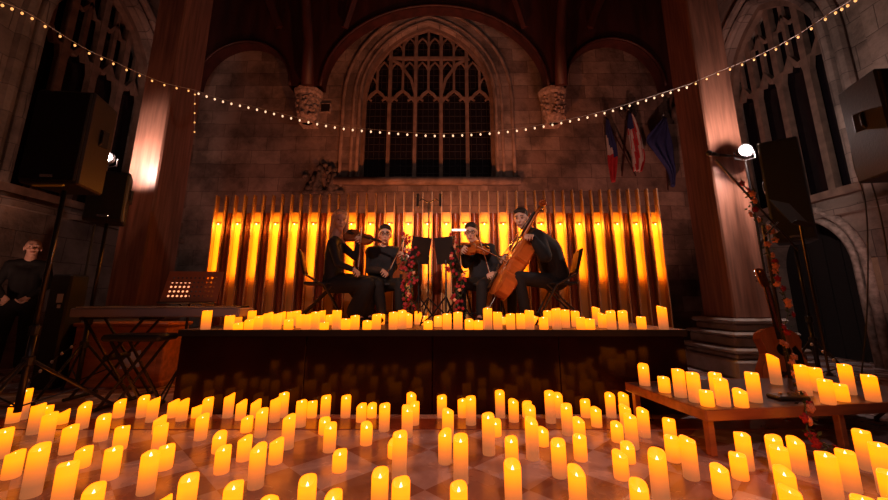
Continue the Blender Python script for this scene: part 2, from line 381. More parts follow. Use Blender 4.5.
# side walls: tall windows, doorway on the right
def side_window(sg, n, Yc, half, z0, zs, rise):
    fr = lambda u, w_, z: V((sg*(WX+w_), u, z))
    op = dict(c=Yc, half=half, z0=z0, zs=zs, rise=rise)
    e = bpy.data.objects.new('window_%d' % n, None); C.objects.link(e); struct(e); e.location = (sg*(WX+.3), Yc, z0)
    m = MB(); m.prism(arch_path(op, -.01, 24), .4, .42, lambda u, v, w_: fr(u, w_, v)); child(m, 'glass_pane', 'glass', e)
    m = MB(); lw_ = 2*half/4
    for k in range(1, 4):
        u = Yc-half+k*lw_; m.tube([fr(u, .28, z0), fr(u, .28, zs+arch_z(u-Yc, op)-.02)], .085, 4)
    m.tube([fr(u, .2, z) for u, z in arch_path(op, -.04)], .1, 4)
    for k in range(4):
        c = Yc-half+(k+.5)*lw_
        for (zz, h, r) in ((zs-.15, .5, .07), (zs+.75, .3, .05)):
            if zz+h < zs+arch_z(c-Yc, op): m.tube([fr(c-.5*lw_, .28, zz-.1), fr(c-.38*lw_, .28, zz+.2), fr(c-.2*lw_, .28, zz+.18), fr(c, .28, zz+.42), fr(c+.2*lw_, .28, zz+.18), fr(c+.38*lw_, .28, zz+.2), fr(c+.5*lw_, .28, zz-.1)], r, 4)
        zt = zs+arch_z(c-Yc, op)
        if zt > zs+.4: m.tube([fr(c, .28, zs+.25), fr(c, .28, zt)], .05, 4)
    child(m, 'tracery', 'tracery', e)
    m = MB(); m.box((min(sg*(WX-.08), sg*(WX+.3)), Yc-half-.1, z0-.12), (max(sg*(WX-.08), sg*(WX+.3)), Yc+half+.1, z0)); child(m, 'window_sill', 'tracery', e)
    return op, fr
opL, frL = side_window(-1, 2, 6.38, 1.14, 2.6, 5.2, 1.7)
opR, frR = side_window(1, 3, 6.7, 1.12, 2.7, 5.2, 1.65)
DOOR = dict(c=6.65, half=.82, z0=0, zs=1.5, rise=.82, kind='round')
struct(arch_wall('wall_left', 'stone_side', frL, -3, 9.0, 0, ZC, [opL], .5))
# right wall as two storeys so the doorway can sit under the window
struct(arch_wall('wall_right', 'stone_side', frR, -3, 9.0, 2.5, ZC, [opR], .5))
struct(arch_wall('wall_right_lower', 'stone_side', frR, -3, 9.0, 0, 2.5, [DOOR], .5))
b = MB()
for off, w_, r in ((.05, -.02, .06), (.2, -.05, .06)): b.tube([frR(u, w_, z) for u, z in arch_path(DOOR, off)], r, 8)
struct(b.build('trim_3', 'stone_carved', smooth=True))
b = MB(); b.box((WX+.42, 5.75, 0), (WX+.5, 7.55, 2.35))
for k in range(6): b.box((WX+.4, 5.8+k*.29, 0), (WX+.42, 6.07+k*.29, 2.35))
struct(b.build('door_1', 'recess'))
for n, (sg, fr, op) in enumerate(((-1, frL, opL), (1, frR, opR))):
    b = MB()
    for off, w_, r in ((.08, -.03, .08), (.3, -.06, .09)): b.tube([fr(u, w_, z) for u, z in arch_path(op, off)], r, 8)
    # string course and flanking stone shaft
    b.box((min(sg*(WX-.1), sg*WX), -3, 2.28), (max(sg*(WX-.1), sg*WX), 9, 2.4))
    b.box((min(sg*(WX-.05), sg*(WX+.0)), 4.1, 2.4), (max(sg*(WX-.05), sg*WX), 4.95, ZC))
    struct(b.build('trim_%d' % (4+n), 'stone_side'))
    b = MB(); b.box((min(sg*(WX-.5), sg*(WX-.06)), 2.6, 4.2), (max(sg*(WX-.5), sg*(WX-.06)), 3.65, ZC))
    b.add([(sg*(WX-.5), 2.6, 4.2), (sg*(WX-.06), 2.6, 3.5), (sg*(WX-.06), 3.65, 3.5), (sg*(WX-.5), 3.65, 4.2), (sg*(WX-.06), 2.6, 4.2), (sg*(WX-.06), 3.65, 4.2)], [(0,1,2,3), (0,4,1), (3,2,5)])
    struct(b.build('trim_%d' % (6+n), 'wood_roof'))
# timber truss with three arches standing before the back wall
TY = 8.35
frT = lambda u, w_, z: V((u, TY+w_, z))
def zAt(py): return onY(444, py, TY).z
def xAt(px, py): return onY(px, py, TY).x
zb = zAt(86)
ops = [dict(c=(xAt(322,86)+xAt(547,84))/2, half=(xAt(547,84)-xAt(322,86))/2, z0=zb, zs=zb, rise=zAt(7)-zb, kind='round')]
for a, c, ap in ((196, 289, 43), (567, 664, 40)):
    ops.append(dict(c=(xAt(a,86)+xAt(c,86))/2, half=(xAt(c,86)-xAt(a,86))/2, z0=zb, zs=zb, rise=zAt(ap)-zb, kind='round'))
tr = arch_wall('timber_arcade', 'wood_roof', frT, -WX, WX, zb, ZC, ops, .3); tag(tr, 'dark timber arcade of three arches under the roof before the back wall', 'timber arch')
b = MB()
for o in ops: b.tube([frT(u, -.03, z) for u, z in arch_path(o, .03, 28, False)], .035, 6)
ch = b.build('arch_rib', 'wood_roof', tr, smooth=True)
for xc, dx in ((ops[0]['c']-ops[0]['half']-.3, -1), (ops[0]['c']+ops[0]['half']+.3, 1)):
    b = MB(); b.tube([frT(xc, -.12, zb-.05), frT(xc-.02*dx, -.3, zb+.9), frT(xc-.03*dx, -.8, zb+2.0), frT(xc+.02*dx, -1.6, zb+3.3)], [.15, .13, .12, .12], 6)
    b.build('curved_brace', 'wood_roof', tr, smooth=True)
    for k in (-1, 1):
        b = MB(); b.tube([frT(xc+k*.8, -.15, zb+1.5), frT(xc+k*1.6, -.8, ZC)], .09, 4); b.build('rafter', 'wood_roof', tr)
# carved corbels under the arcade
for i, (px, lab) in enumerate(((304, 'carved pale stone corbel left of the great window'), (556, 'carved pale stone corbel right of the great window'))):
    x = xAt(px, 95); zt, z1 = zb, zAt(117)
    b = MB(); b.lathe([(.14, z1), (.24, z1+.12), (.27, z1+.3), (.3, zt-.16), (.34, zt-.1), (.36, zt-.02), (.36, zt)], (x, TY+.3, 0), 10)
    b.box((x-.2, TY+.3, z1), (x+.2, WB-.004, zt))
    rnd = random.Random(i)
    for k in range(40):
        a = PI+rnd.random()*PI; z = z1+.1+rnd.random()*(zt-z1-.3); b.ball((x+.26*math.cos(a), TY+.3+.26*math.sin(a), z), .035+.03*rnd.random(), 6)
    o = b.build('corbel', 'stone_carved', smooth=False); tag(o, lab, 'corbel', 'carved corbels')
# oak piers on moulded stone bases
for i, (xa, xb, lab) in enumerate(((-4.54, -4.1, 'tall square timber pier at the left, behind the loudspeakers'), (3.86, 4.36, 'tall square timber pier at the right, behind the floodlight'))):
    e = thing('pier', lab, 'pier', ((xa+xb)/2, 5.5, 0), group='timber piers')
    m = MB(); m.bbox((xa-e.location.x, -.3, .72), (xb-e.location.x, .33, ZC), .02); m.build('shaft', 'pier', e)
    h = (xb-xa)/2; m = MB()
    for k, (g, z0, z1) in enumerate(((.26, 0, .22), (.20, .22, .3), (.24, .3, .36), (.15, .36, .5), (.19, .5, .55), (.08, .55, .66), (.12, .66, .72))):
        m.bbox((-h-g, -.3-g, z0), (h+g, .33+g, z1), .025)
    m.build('moulded_base', 'pier_base', e)
    # black cable tie band where the string lights cross
# small vent, carved relief, antique fragments, notices
b = MB(); p = onY(326, 109, WB); b.box((p.x-.14, WB-.05, p.z-.12), (p.x+.14, WB-.005, p.z+.14)); b.box((p.x-.11, WB-.055, p.z-.09), (p.x+.11, WB-.045, p.z+.11), 1)
tag(b.build('wall_vent', ['stone_carved', 'ebony']), 'small square black vent in the stone wall left of the window', 'vent')
def relief(name, label, px, py, w_, h, seed, n=46, cat='stone carving'):
    rnd = random.Random(seed); p = onY(px, py, WB); m = MB()
    m.bbox((p.x-w_/2, WB-.1, p.z-h/2), (p.x+w_/2, WB, p.z-h/2+.1), .02)
    for k in range(n):
        u, v = rnd.uniform(-.5, .5)*w_, rnd.uniform(-.5, .5)*h
        if abs(v/h)*1.5+abs(u/w_) > .8: continue
        m.ball((p.x+u, WB-.04, p.z+v), (rnd.uniform(.05, .12), .08, rnd.uniform(.05, .14)), 7)
    m.cap((p.x-.2*w_, WB-.08, p.z-.3*h), (p.x-.12*w_, WB-.1, p.z+.2*h), .08, .05); m.cap((p.x+.2*w_, WB-.08, p.z-.3*h), (p.x+.25*w_, WB-.1, p.z+.15*h), .09, .06)
    m.ball((p.x-.12*w_, WB-.12, p.z+.38*h), .07); m.ball((p.x+.26*w_, WB-.12, p.z+.3*h), .06)
    tag(m.build(name, 'stone_old', smooth=True), label, cat)
relief('wall_monument', 'dark weathered carved relief on the wall left of the great window', 325, 180, 1.0, .75, 3)
relief('coat_of_arms', 'small dark carved crest on the wall above the flags', 628, 113, .3, .25, 5, 16)
p = onY(675, 105, WB)
b = MB(); b.ball((p.x, WB-.2, p.z), (.12, .12, .17)); b.lathe([(.1, -.5), (.22, -.45), (.24, -.2), (.12, -.12)], (p.x, WB-.22, p.z), 10); b.box((p.x-.1, WB-.2, p.z-.5), (p.x+.1, WB, p.z-.42))
tag(b.build('bust', 'stone_old', smooth=True), 'dark carved bust on the back wall beside the right pier', 'bust')
def sheet(name, label, px0, py0, px1, py1, m, mark=None, group=None):
    p, q = onX(px0, py0, WX-.02), onX(px1, py1, WX-.02)
    o = MB(); o.box((WX-.02, min(p.y, q.y), min(p.z, q.z)), (WX-.004, max(p.y, q.y), max(p.z, q.z)))
    t = tag(o.build(name, m), label, 'notice', group)
    if mark:
        k = MB(); n = 7
        for i in range(n):
            z = q.z+(p.z-q.z)*(.15+.7*i/n); k.box((WX-.025, min(p.y, q.y)+.03, z), (WX-.02, max(p.y, q.y)-.03-.05*(i % 3), z+.012))
        k.build('text_lines', 'lead', t)
sheet('notice_sheet', 'white printed notice on the right wall by the doorway', 854, 262, 866, 283, 'paper', True)
sheet('notice_board', 'plain brown board on the right wall beside the white notice', 868, 258, 884, 290, 'board')
# ------------------------------------------------------------------ flags on crossed poles
def draped(label, left, right, stripes, seed, foot):
    top = onY(*left[0], WB-.3); f = onY(*foot, WB-.12); e = thing('flag', label, 'flag', f, group='flags hung on the back wall')
    m = MB(); m.tube([(0, 0, 0), top-f+V((0, .03, .05))], .018, 8); m.build('flag_pole', 'wood_roof', e); m = MB(); m.ball(top-f+V((0, .03, .09)), .04, 8); m.build('finial', 'chrome', e)
    L = catmull([onY(x, y, WB-.3) for x, y in left], 5); R_ = catmull([onY(x, y, WB-.3) for x, y in right], 5); n = min(len(L), len(R_)); nu = 22; vs = []; fs = []; mi = []
    for j in range(n):
        for i in range(nu+1):
            u = i/nu; p = L[j].lerp(R_[j], u); vs.append(p-f+V((0, .045*math.sin(u*17+j*.22+seed)*(.4+j/n), 0)))
    for j in range(n-1):
        for i in range(nu): a = j*(nu+1)+i; fs.append((a, a+1, a+nu+2, a+nu+1)); mi.append(stripes((i+.5)/nu, (j+.5)/(n-1)))
    m = MB(); m.add(vs, fs); m.mi = mi; o = m.build('cloth', ['flag_blue', 'flag_white', 'flag_red'], e, smooth=True)
    so = o.modifiers.new('thick', 'SOLIDIFY'); so.thickness = .006
draped('blue, white and red tricolour flag, leftmost on the back wall', [(606,118),(606,135),(607,152),(608,170),(612,182)], [(608,119),(613,135),(618,150),(618,166),(615,182)], lambda u, v: 0 if v < .22+.55*u*(v < .62) and v < .62 else (1 if v < .56 else 2), 1, (636, 176))
draped('red and white striped flag with blue canton, middle of the three', [(629,112),(627,126),(629,142),(631,158),(634,171)], [(632,113),(639,126),(643,142),(645,158),(641,172)], lambda u, v: 0 if (u < .5 and v < .3) else (2 if int(u*9+v*2) % 2 == 0 else 1), 2, (622, 176))
draped('plain dark blue flag, rightmost on the back wall', [(664,117),(654,128),(646,140),(655,152),(668,170),(671,186)], [(667,118),(669,130),(672,145),(673,158),(675,172),(674,187)], lambda u, v: 0, 4, (668, 190))
# ------------------------------------------------------------------ stage
SY, SZ, SX0, SX1, SB = 3.51, .70, -2.36, 2.16, 4.95
st_ = thing('stage', 'low black stage with gloss front and candles along its edge', 'stage', (0, SY, 0))
m = MB(); m.box((SX0, 0, .66), (SX1, SB-SY, SZ)); m.build('deck', 'stage_top', st_)
m = MB()
for k in range(4):
    a = SX0+.02+k*(SX1-SX0-.04)/4; m.bbox((a, .015, .0), (a+(SX1-SX0-.04)/4-.004, .05, .66), .004)
m.box((SX0+.02, .05, 0), (SX0+.05, SB-SY-.02, .66)); m.box((SX1-.05, .05, 0), (SX1-.02, SB-SY-.02, .66)); m.box((SX0+.02, SB-SY-.05, 0), (SX1-.02, SB-SY-.02, .66))
m.build('skirt', 'stage_black', st_)
m = MB(); m.box((SX0, -.004, .645), (SX1, .012, .70)); m.build('edge_strip', 'metal_dark', st_)
# ------------------------------------------------------------------ slatted screen with lamps
BY = 5.06
NB = 24
scr = thing('slatted_screen', 'long slatted wooden screen glowing amber behind the players', 'screen', (0, BY, 0))
xl = onY(218, 200, BY).x; xr = onY(655, 192, BY).x
pitch = (xr-xl)/(2*NB-1)
ztopL, ztopR = onY(218, 196, BY).z, onY(655, 189, BY).z
slat = MB(); slat.bbox((-.009, -.05, 0), (.009, .035, 1), .003); slat0 = None
lamps = []
for k in range(2*NB):
    x = xl+k*pitch; zt = ztopL+(ztopR-ztopL)*k/(2*NB)
    if slat0 is None: slat0 = slat.build('slat', 'slat', scr); o = slat0
    else: o = slat0.copy(); C.objects.link(o)
    o.location = (x, 0, 0); o.scale = (1, 1, zt)
zp = onY(444, 212, BY).z; zl = onY(444, 223, BY).z
pb = MB(); pb.box((-pitch/2+.009, .02, .02), (pitch/2-.009, .035, zp))
pd = MB()
n = 10; vs = []
prof = [(-pitch/2+.009+(pitch-.018)*i/n, .02-.05*math.sin(PI*i/n)) for i in range(n+1)]
vs = [V((x, y, z)) for z in (.02, zp-.02) for x, y in prof]
pd.add(vs, [(i, i+1, n+2+i, n+1+i) for i in range(n)])
pd.add([V((x, .03, z)) for z in (.02, zp-.02) for x in (prof[0][0], prof[-1][0])], [(0,1,3,2)])
lampm = MB(); lampm.tube([(0, .02, 0), (0, -.02, 0), (0, -.025, -.01)], .010, 6); lampm.box((-.038, -.006, -.006), (.038, .02, .012)) 
bul = MB(); bul.ball((0, -.03, -.022), .010, 8)
P0 = D0 = None
for k in range(2*NB-1):
    x = xl+(k+.5)*pitch
    bright = k % 2 == 0
    if bright:
        if P0 is None: P0 = pb.build('lit_panel', 'panel', scr); o = P0; L0 = lampm.build('lamp_bracket', 'bracket', scr); B0 = bul.build('lamp_bulb', 'bulb_amber', L0, smooth=True); l = L0
        else:
            o = P0.copy(); C.objects.link(o); l = L0.copy(); C.objects.link(l); q = B0.copy(); C.objects.link(q); q.parent = l
        o.location = (x, 0, 0); l.location = (x, 0, zl)
        ad = bpy.data.lights.new('added_strip_fill', 'AREA'); ad.shape = 'RECTANGLE'; ad.size = .05; ad.size_y = .78; ad.energy = 2.7; ad.color = (1, .27, .010)  # strip light without fixture, added to spread the glow down the panel
        ao = bpy.data.objects.new('added_strip_fill', ad); C.objects.link(ao); ao.location = (x, BY-.052, zl-.34); ao.rotation_euler = (PI/2, 0, 0)
        ld = bpy.data.lights.new('screen_lamp', 'POINT'); ld.energy = 3.2; ld.color = (1, .34, .03); ld.shadow_soft_size = .03
        lo = bpy.data.objects.new('screen_lamp', ld); C.objects.link(lo); lo.location = (x, BY-.085, zl-.05)
    else:
        if D0 is None: D0 = pd.build('dark_panel', 'panel_dark', scr, smooth=True); o = D0
        else: o = D0.copy(); C.objects.link(o)
        o.location = (x, 0, 0)
# ------------------------------------------------------------------ candles
RAD = .0405
_cm = {}
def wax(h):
    """wax with its inner glow put into emission colour, fading down from the top"""
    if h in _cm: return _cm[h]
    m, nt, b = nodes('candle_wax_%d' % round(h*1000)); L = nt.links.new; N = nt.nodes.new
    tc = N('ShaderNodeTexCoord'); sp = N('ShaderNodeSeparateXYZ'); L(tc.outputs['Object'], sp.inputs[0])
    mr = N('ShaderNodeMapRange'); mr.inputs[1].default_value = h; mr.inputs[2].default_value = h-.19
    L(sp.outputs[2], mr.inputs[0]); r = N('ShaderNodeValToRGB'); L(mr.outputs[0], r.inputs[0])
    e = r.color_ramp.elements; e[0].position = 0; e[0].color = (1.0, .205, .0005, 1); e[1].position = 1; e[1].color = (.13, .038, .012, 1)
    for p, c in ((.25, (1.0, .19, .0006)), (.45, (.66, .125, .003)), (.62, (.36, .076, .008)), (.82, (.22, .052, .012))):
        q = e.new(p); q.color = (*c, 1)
    L(r.outputs[0], b.inputs['Emission Color']); b.inputs['Emission Strength'].default_value = 2.7  # emission by height stands in for light passing through the wax
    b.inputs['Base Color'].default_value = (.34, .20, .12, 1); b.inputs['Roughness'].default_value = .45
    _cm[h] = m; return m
_cb = {}
def candle_mesh(h, var):
    key = (h, var)
    if key in _cb: return _cb[key]
    rnd = random.Random(var*31+int(h*1000)); n = 20; cut = (.020, .028, .036, .006)[var]
    rim = []
    for k in range(n):
        a = 2*PI*k/n; rim.append(h-cut*(1-math.cos(a))/2-.002*math.sin(3*a+var)-.001*rnd.random())
    m = MB(); rings = [(RAD-.003, 0), (RAD, .004), (RAD, None)]
    vs = []
    def ring(r, zf, wob=0):
        for k in range(n):
            a = 2*PI*k/n; rr = r*(1+wob*math.sin(5*a+var)); vs.append(V((rr*math.cos(a), rr*math.sin(a), zf(k))))
    ring(RAD-.003, lambda k: 0); ring(RAD, lambda k: .004); ring(RAD, lambda k: h*.5, .008); ring(RAD, lambda k: rim[k]-.008, .01); ring(RAD-.002, lambda k: rim[k]-.001, .012)
    ring(RAD-.007, lambda k: rim[k]-.002, .02); ring(RAD-.012, lambda k: h-cut-.006+.3*(rim[k]-h+cut), .02); ring(.012, lambda k: h-cut-.016)
    fs = [tuple(range(n-1, -1, -1))]
    for i in range(7):
        for k in range(n): fs.append((i*n+k, i*n+(k+1)%n, (i+1)*n+(k+1)%n, (i+1)*n+k))
    fs.append(tuple(range(7*n, 8*n))); m.add(vs, fs)
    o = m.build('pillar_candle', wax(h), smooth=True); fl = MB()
    z = h-cut-.020
    fl.lathe([(.003, z), (.0065, z+.006), (.0055, z+.012), (.0025, z+.019), (.0006, z+.025)], (0, 0, 0), 8)
    f = fl.build('flame', 'flame', o, smooth=True)
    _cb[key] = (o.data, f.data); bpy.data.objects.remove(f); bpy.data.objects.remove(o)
    return _cb[key]
HS = (.05, .065, .08, .095, .11, .125, .14, .155, .17, .19, .21, .24)
cands = []
def candle(px, by, ty, Z, zone, ymin=None):
    p = onZ(px, by, Z); p.y += RAD*.7      # the pixel is the front of the base
    p.x *= (p.y)/(p.y-RAD*.7)
    if ymin: k = min(max(p.y, ymin), 4.3)/p.y; p.x *= k; p.y *= k
    d = math.hypot(p.y, 0)
    q = onY(px, ty, p.y+RAD*.5); h = q.z-Z
    h = min(HS, key=lambda s: abs(s-h))
    cands.append([p, h, zone])
FLOOR = [(12,424,402),(20,421,386),(33,435,401),(43,428,405),(44,447,410),(61,425,408),(81,430,400),(100,442,413),(66,455,423),(118,418,398),
(151,423,396),(154,413,391),(188,411,393),(181,422,397),(202,418,397),(211,413,400),(200,441,412),(158,435,415),(158,450,422),(119,451,426),
(109,481,445),(81,469,445),(10,480,447),(30,499,444),(59,516,460),(88,527,480),(145,496,452),(164,471,444),(184,520,471),(157,532,494),
(218,454,431),(221,475,443),(-1,460,427),(233,415,390),(240,421,398),(266,411,393),(274,423,396),(292,411,387),(300,428,399),(246,433,415),
(260,438,408),(287,450,412),(316,414,397),(325,418,395),(324,435,417),(329,453,422),(347,416,393),(361,423,403),(374,414,399),(384,432,402),
(366,446,421),(413,411,387),(414,426,401),(407,438,403),(442,415,393),(448,443,409),(445,465,426),(399,482,433),(394,459,436),(339,473,448),
(243,462,434),(275,465,437),(255,490,439),(305,522,472),(332,522,487),(379,512,465),(400,532,477),(230,525,480),(266,536,497),
(462,414,396),(471,426,394),(499,415,386),(514,423,398),(526,416,399),(531,430,403),(552,411,386),(551,424,392),(568,436,401),(580,413,395),
(489,456,414),(496,437,418),(533,461,418),(543,447,426),(580,443,417),(581,462,433),(597,428,406),(603,412,387),(616,412,387),(627,433,404),
(633,450,412),(645,438,406),(618,443,422),(629,464,441),(622,481,448),(662,507,447),(642,522,476),(560,479,436),(512,461,436),(514,513,456),
(461,486,436),(459,517,480),(579,514,465),(671,442,419),(674,463,436),(692,481,434),(747,471,432),(741,481,452),(723,499,462),(779,474,433),
(785,489,447),(791,516,464),(797,536,486),(801,476,436),(836,513,449),(853,494,448),(869,472,427),(890,499,442),(899,522,467),(875,541,497),(897,548,497)]
for a in FLOOR: candle(*a, 0, 'floor')
TABLE = [(645,386,363),(665,393,376),(681,398,367),(696,403,371),(718,399,372),(724,407,377),(708,407,389),(742,408,388),(756,403,371),(777,385,354),
(806,396,364),(819,392,366),(829,405,379),(843,402,383),(850,395,363),(874,402,373)]
for a in TABLE: candle(*a, .28, 'table')
STAGE = [(205,332,309),(230,331,315),(237,326,310),(236,332,322),(251,326,310),(249,331,318),(258,331,315),(267,332,312),(275,330,313),(281,325,311),
(290,325,311),(288,332,318),(296,326,311),(300,328,315),(307,330,313),(315,332,311),(321,325,310),(322,332,322),(329,325,314),(338,331,310),
(346,332,318),(352,331,315),(374,332,314),(381,324,314),(369,331,320),(393,332,312),(402,329,309),(408,328,312),(418,324,311),(424,325,316),
(428,332,320),(438,327,315),(447,331,314),(458,331,311),(470,330,318),(478,332,320),(488,331,308),(498,330,311),(511,332,313),(503,324,316),
(521,329,313),(530,330,310),(535,323,315),(548,326,311),(544,331,317),(557,330,308),(566,328,309),(576,327,311),(582,330,317),(590,331,318),
(597,325,307),(603,328,312),(612,330,309),(624,330,309),(642,329,317),(664,330,305)]
for a in STAGE: candle(*a, SZ, 'stage', SY+RAD+.012)
# keep bases from sinking into one another
for it in range(40):
    for i, A in enumerate(cands):
        for B_ in cands[i+1:]:
            if A[2] != B_[2]: continue
            dx, dy = B_[0].x-A[0].x, B_[0].y-A[0].y; d = math.hypot(dx, dy); mn = 2*RAD*1.03
            if d < mn:
                d = max(d, 1e-4); k = (mn-d)/2/d
                A[0].x -= dx*k; A[0].y -= dy*k; B_[0].x += dx*k; B_[0].y += dy*k
    for A in cands:
        if A[2] == 'stage': A[0].y = min(max(A[0].y, SY+RAD+.01), 4.4); A[0].x = min(max(A[0].x, SX0+.05), SX1-.045)
        if A[2] == 'floor': A[0].y = min(A[0].y, SY-RAD-.012)
ORD = ['first','second','third','fourth','fifth','sixth','seventh','eighth','ninth','tenth','eleventh','twelfth','thirteenth','fourteenth','fifteenth','sixteenth','seventeenth','eighteenth','nineteenth','twentieth']
def hname(h): return 'very short' if h < .075 else 'short' if h < .115 else 'medium-height' if h < .15 else 'tall' if h < .185 else 'very tall'
def ordinal(i, n, unit=''):
    if n == 1: return 'the only one'
    if i == 0: return 'leftmost'
    if i == n-1: return 'rightmost'
    if i < n/2: return ORD[i]+' from left'
    return ORD[n-1-i]+' from right'
labels = {}
fl = sorted([c for c in cands if c[2] == 'floor'], key=lambda c: -c[0].y)
rows = [(3.30, 9, 'back floor row by the stage'), (3.02, 3.30, 'second floor row from the stage'), (2.72, 3.02, 'third floor row from the stage'),
        (2.42, 2.72, 'fourth floor row from the stage'), (2.1, 2.42, 'second nearest floor row'), (-9, 2.1, 'nearest floor row')]
def by_height(rw, phrase, where):
    """number the candles of a row per height class, so each label stays easy to count"""
    rw.sort(key=lambda c: c[0].x/c[0].y)
    for hn in ('very short', 'short', 'medium-height', 'tall', 'very tall'):
        g = [c for c in rw if hname(c[1]) == hn]
        for i, c in enumerate(g):
            labels[id(c)] = '%s lit candle, %s, %s of its height' % (hn, phrase, ordinal(i, len(g)))
for lo, hi, ph in rows: by_height([c for c in fl if lo <= c[0].y < hi], ph, 0)
sg_ = [c for c in cands if c[2] == 'stage']
by_height([c for c in sg_ if c[0].y < 3.62], "at the stage's very edge", 0)
by_height([c for c in sg_ if c[0].y >= 3.62], 'on stage behind the edge row', 0)
by_height([c for c in cands if c[2] == 'table'], 'on the low wooden table', 0)
GR = {'floor': 'lit candles covering the tiled floor', 'stage': 'lit candles along the stage edge', 'table': 'lit candles on the low table'}
for i, c in enumerate(cands):
    rnd = random.Random(i); var = rnd.choice((0, 0, 1, 1, 2, 3)); far = c[0].x > 1.5 and c[0].y < 3.2
    if c[2] == 'stage': var = 3 if rnd.random() < .6 else 0
    bm_, fm_ = candle_mesh(c[1], 3 if far and rnd.random() < .7 else var)
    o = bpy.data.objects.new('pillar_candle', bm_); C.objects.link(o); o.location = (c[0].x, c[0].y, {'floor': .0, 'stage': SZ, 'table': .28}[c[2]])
    # the high lip mostly away from the viewer's side
    o.rotation_euler = (0, 0, PI/2+rnd.uniform(-.9, .9)-(.7 if c[0].x < -1 else 0))
    f = bpy.data.objects.new('flame', fm_); C.objects.link(f); f.parent = o
    tag(o, labels[id(c)], 'candle', GR[c[2]])
# ------------------------------------------------------------------ low table at the right
tb = thing('low_table', 'long low reddish wooden table crowded with lit candles', 'table', (1.655, 2.60, 0), .14)
m = MB(); m.bbox((0, 0, .25), (2.0, .82, .28), .005); m.build('table_top', 'table_top', tb)
m = MB(); m.bbox((-.01, -.015, .215), (2.01, .0, .281), .004); m.bbox((-.015, -.01, .215), (0, .83, .281), .004); m.bbox((-.01, .82, .215), (2.01, .835, .281), .004); m.bbox((2.0, -.01, .215), (2.015, .83, .281), .004)
m.build('apron', 'wood_table', tb)
for x in (.02, 1.0, 1.94):
    for y in (.02, .755): m = MB(); m.bbox((x, y, 0), (x+.045, y+.045, .25), .004); m.build('leg', 'wood_table', tb)
b = MB(); b.bbox((2.30, 2.80, .28), (2.52, 2.92, .31), .008); pe = b.build('effects_pedal', 'black'); tag(pe, 'flat black effects box on the low table behind candles', 'pedal')
m = MB()
for k in range(3): m.lathe([(.012, .31), (.012, .322), (.008, .326)], (2.35+k*.06, 2.85, 0), 8)
m.build('foot_switch', 'chrome', pe)
# ------------------------------------------------------------------ string lights
def light_string(name, label, pts, r, m, spacing, drop, cordm='cord', cr=.004, group=None):
    # pts: world polyline
    mb = MB(); mb.tube(pts, cr, 5); o = mb.build(name, cordm); tag(o, label, 'string lights', group)
    d = 0; nxt = spacing/2; bs = MB(); bs.ball((0, 0, 0), (r, r, r*1.35), 8); b0 = None
    so = MB(); so.tube([(0, 0, r*1.2), (0, 0, r*2.2)], r*.45, 6); cnt = 0
    for a, c in zip(pts, pts[1:]):
        L = (c-a).length
        while nxt <= d+L and cnt < 95:
            p = a.lerp(c, (nxt-d)/L); p = V((p.x, p.y, p.z-drop)); cnt += 1
            if b0 is None: b0 = bs.build('bulb', m, o, smooth=True); q = b0
            else: q = b0.copy(); C.objects.link(q)
            q.location = p; nxt += spacing
        d += L
    return o
mid = [(195,90),(222,99),(260,108),(300,118),(340,126),(380,130),(420,133),(444,133.5),(480,132),(520,128),(560,121),(600,112),(640,100),(690,84)]
light_string('string_lights', 'long sagging string of warm fairy lights between the two piers', catmull([onY(x, y, 5.14) for x, y in mid]), .0135, 'bulb_string', .133, .038)
def span(pix, ya, yb):
    out = []
    for i, (x, y) in enumerate(pix): out.append(onY(x, y, ya+(yb-ya)*i/(len(pix)-1)))
    return catmull(out)
light_string('string_lights', 'string of golden fairy lights rising to the upper left from the left pier', span([(-20,-8),(0,1),(20,9),(40,20),(66,37),(92,52),(113,61),(139,73),(165,83),(195,90)], 2.9, 5.14), .012, 'bulb_string2', .145, .035)
light_string('string_lights', 'string of golden fairy lights rising to the upper right from the right pier', span([(690,84),(720,71),(750,59),(775,47),(800,33),(830,13),(848,2),(870,-14)], 5.14, 2.9), .012, 'bulb_string2', .145, .035)
light_string('string_lights', "short vertical strand of fairy lights hanging on the left pier", [onY(195, 90, 5.12), onY(194.5, 133, 5.12)], .010, 'bulb_string2', .15, 0.0)
light_string('string_lights', 'dim string of pale bulbs sloping down behind the guitar', catmull([onY(806,341,4.0), onY(822,351,3.95), onY(838,363,3.85), onY(850,370,3.8), onY(862,392,3.75)]), .013, 'bulb_dim', .1, .0, 'cord_dark')
light_string('string_lights', 'dim string of pale bulbs at the left behind the tripod', catmull([onY(76,344,4.2), onY(60,355,4.2), onY(47,366,4.1), onY(22,385,4.0)]), .014, 'bulb_dim', .11, .0, 'cord_dark')
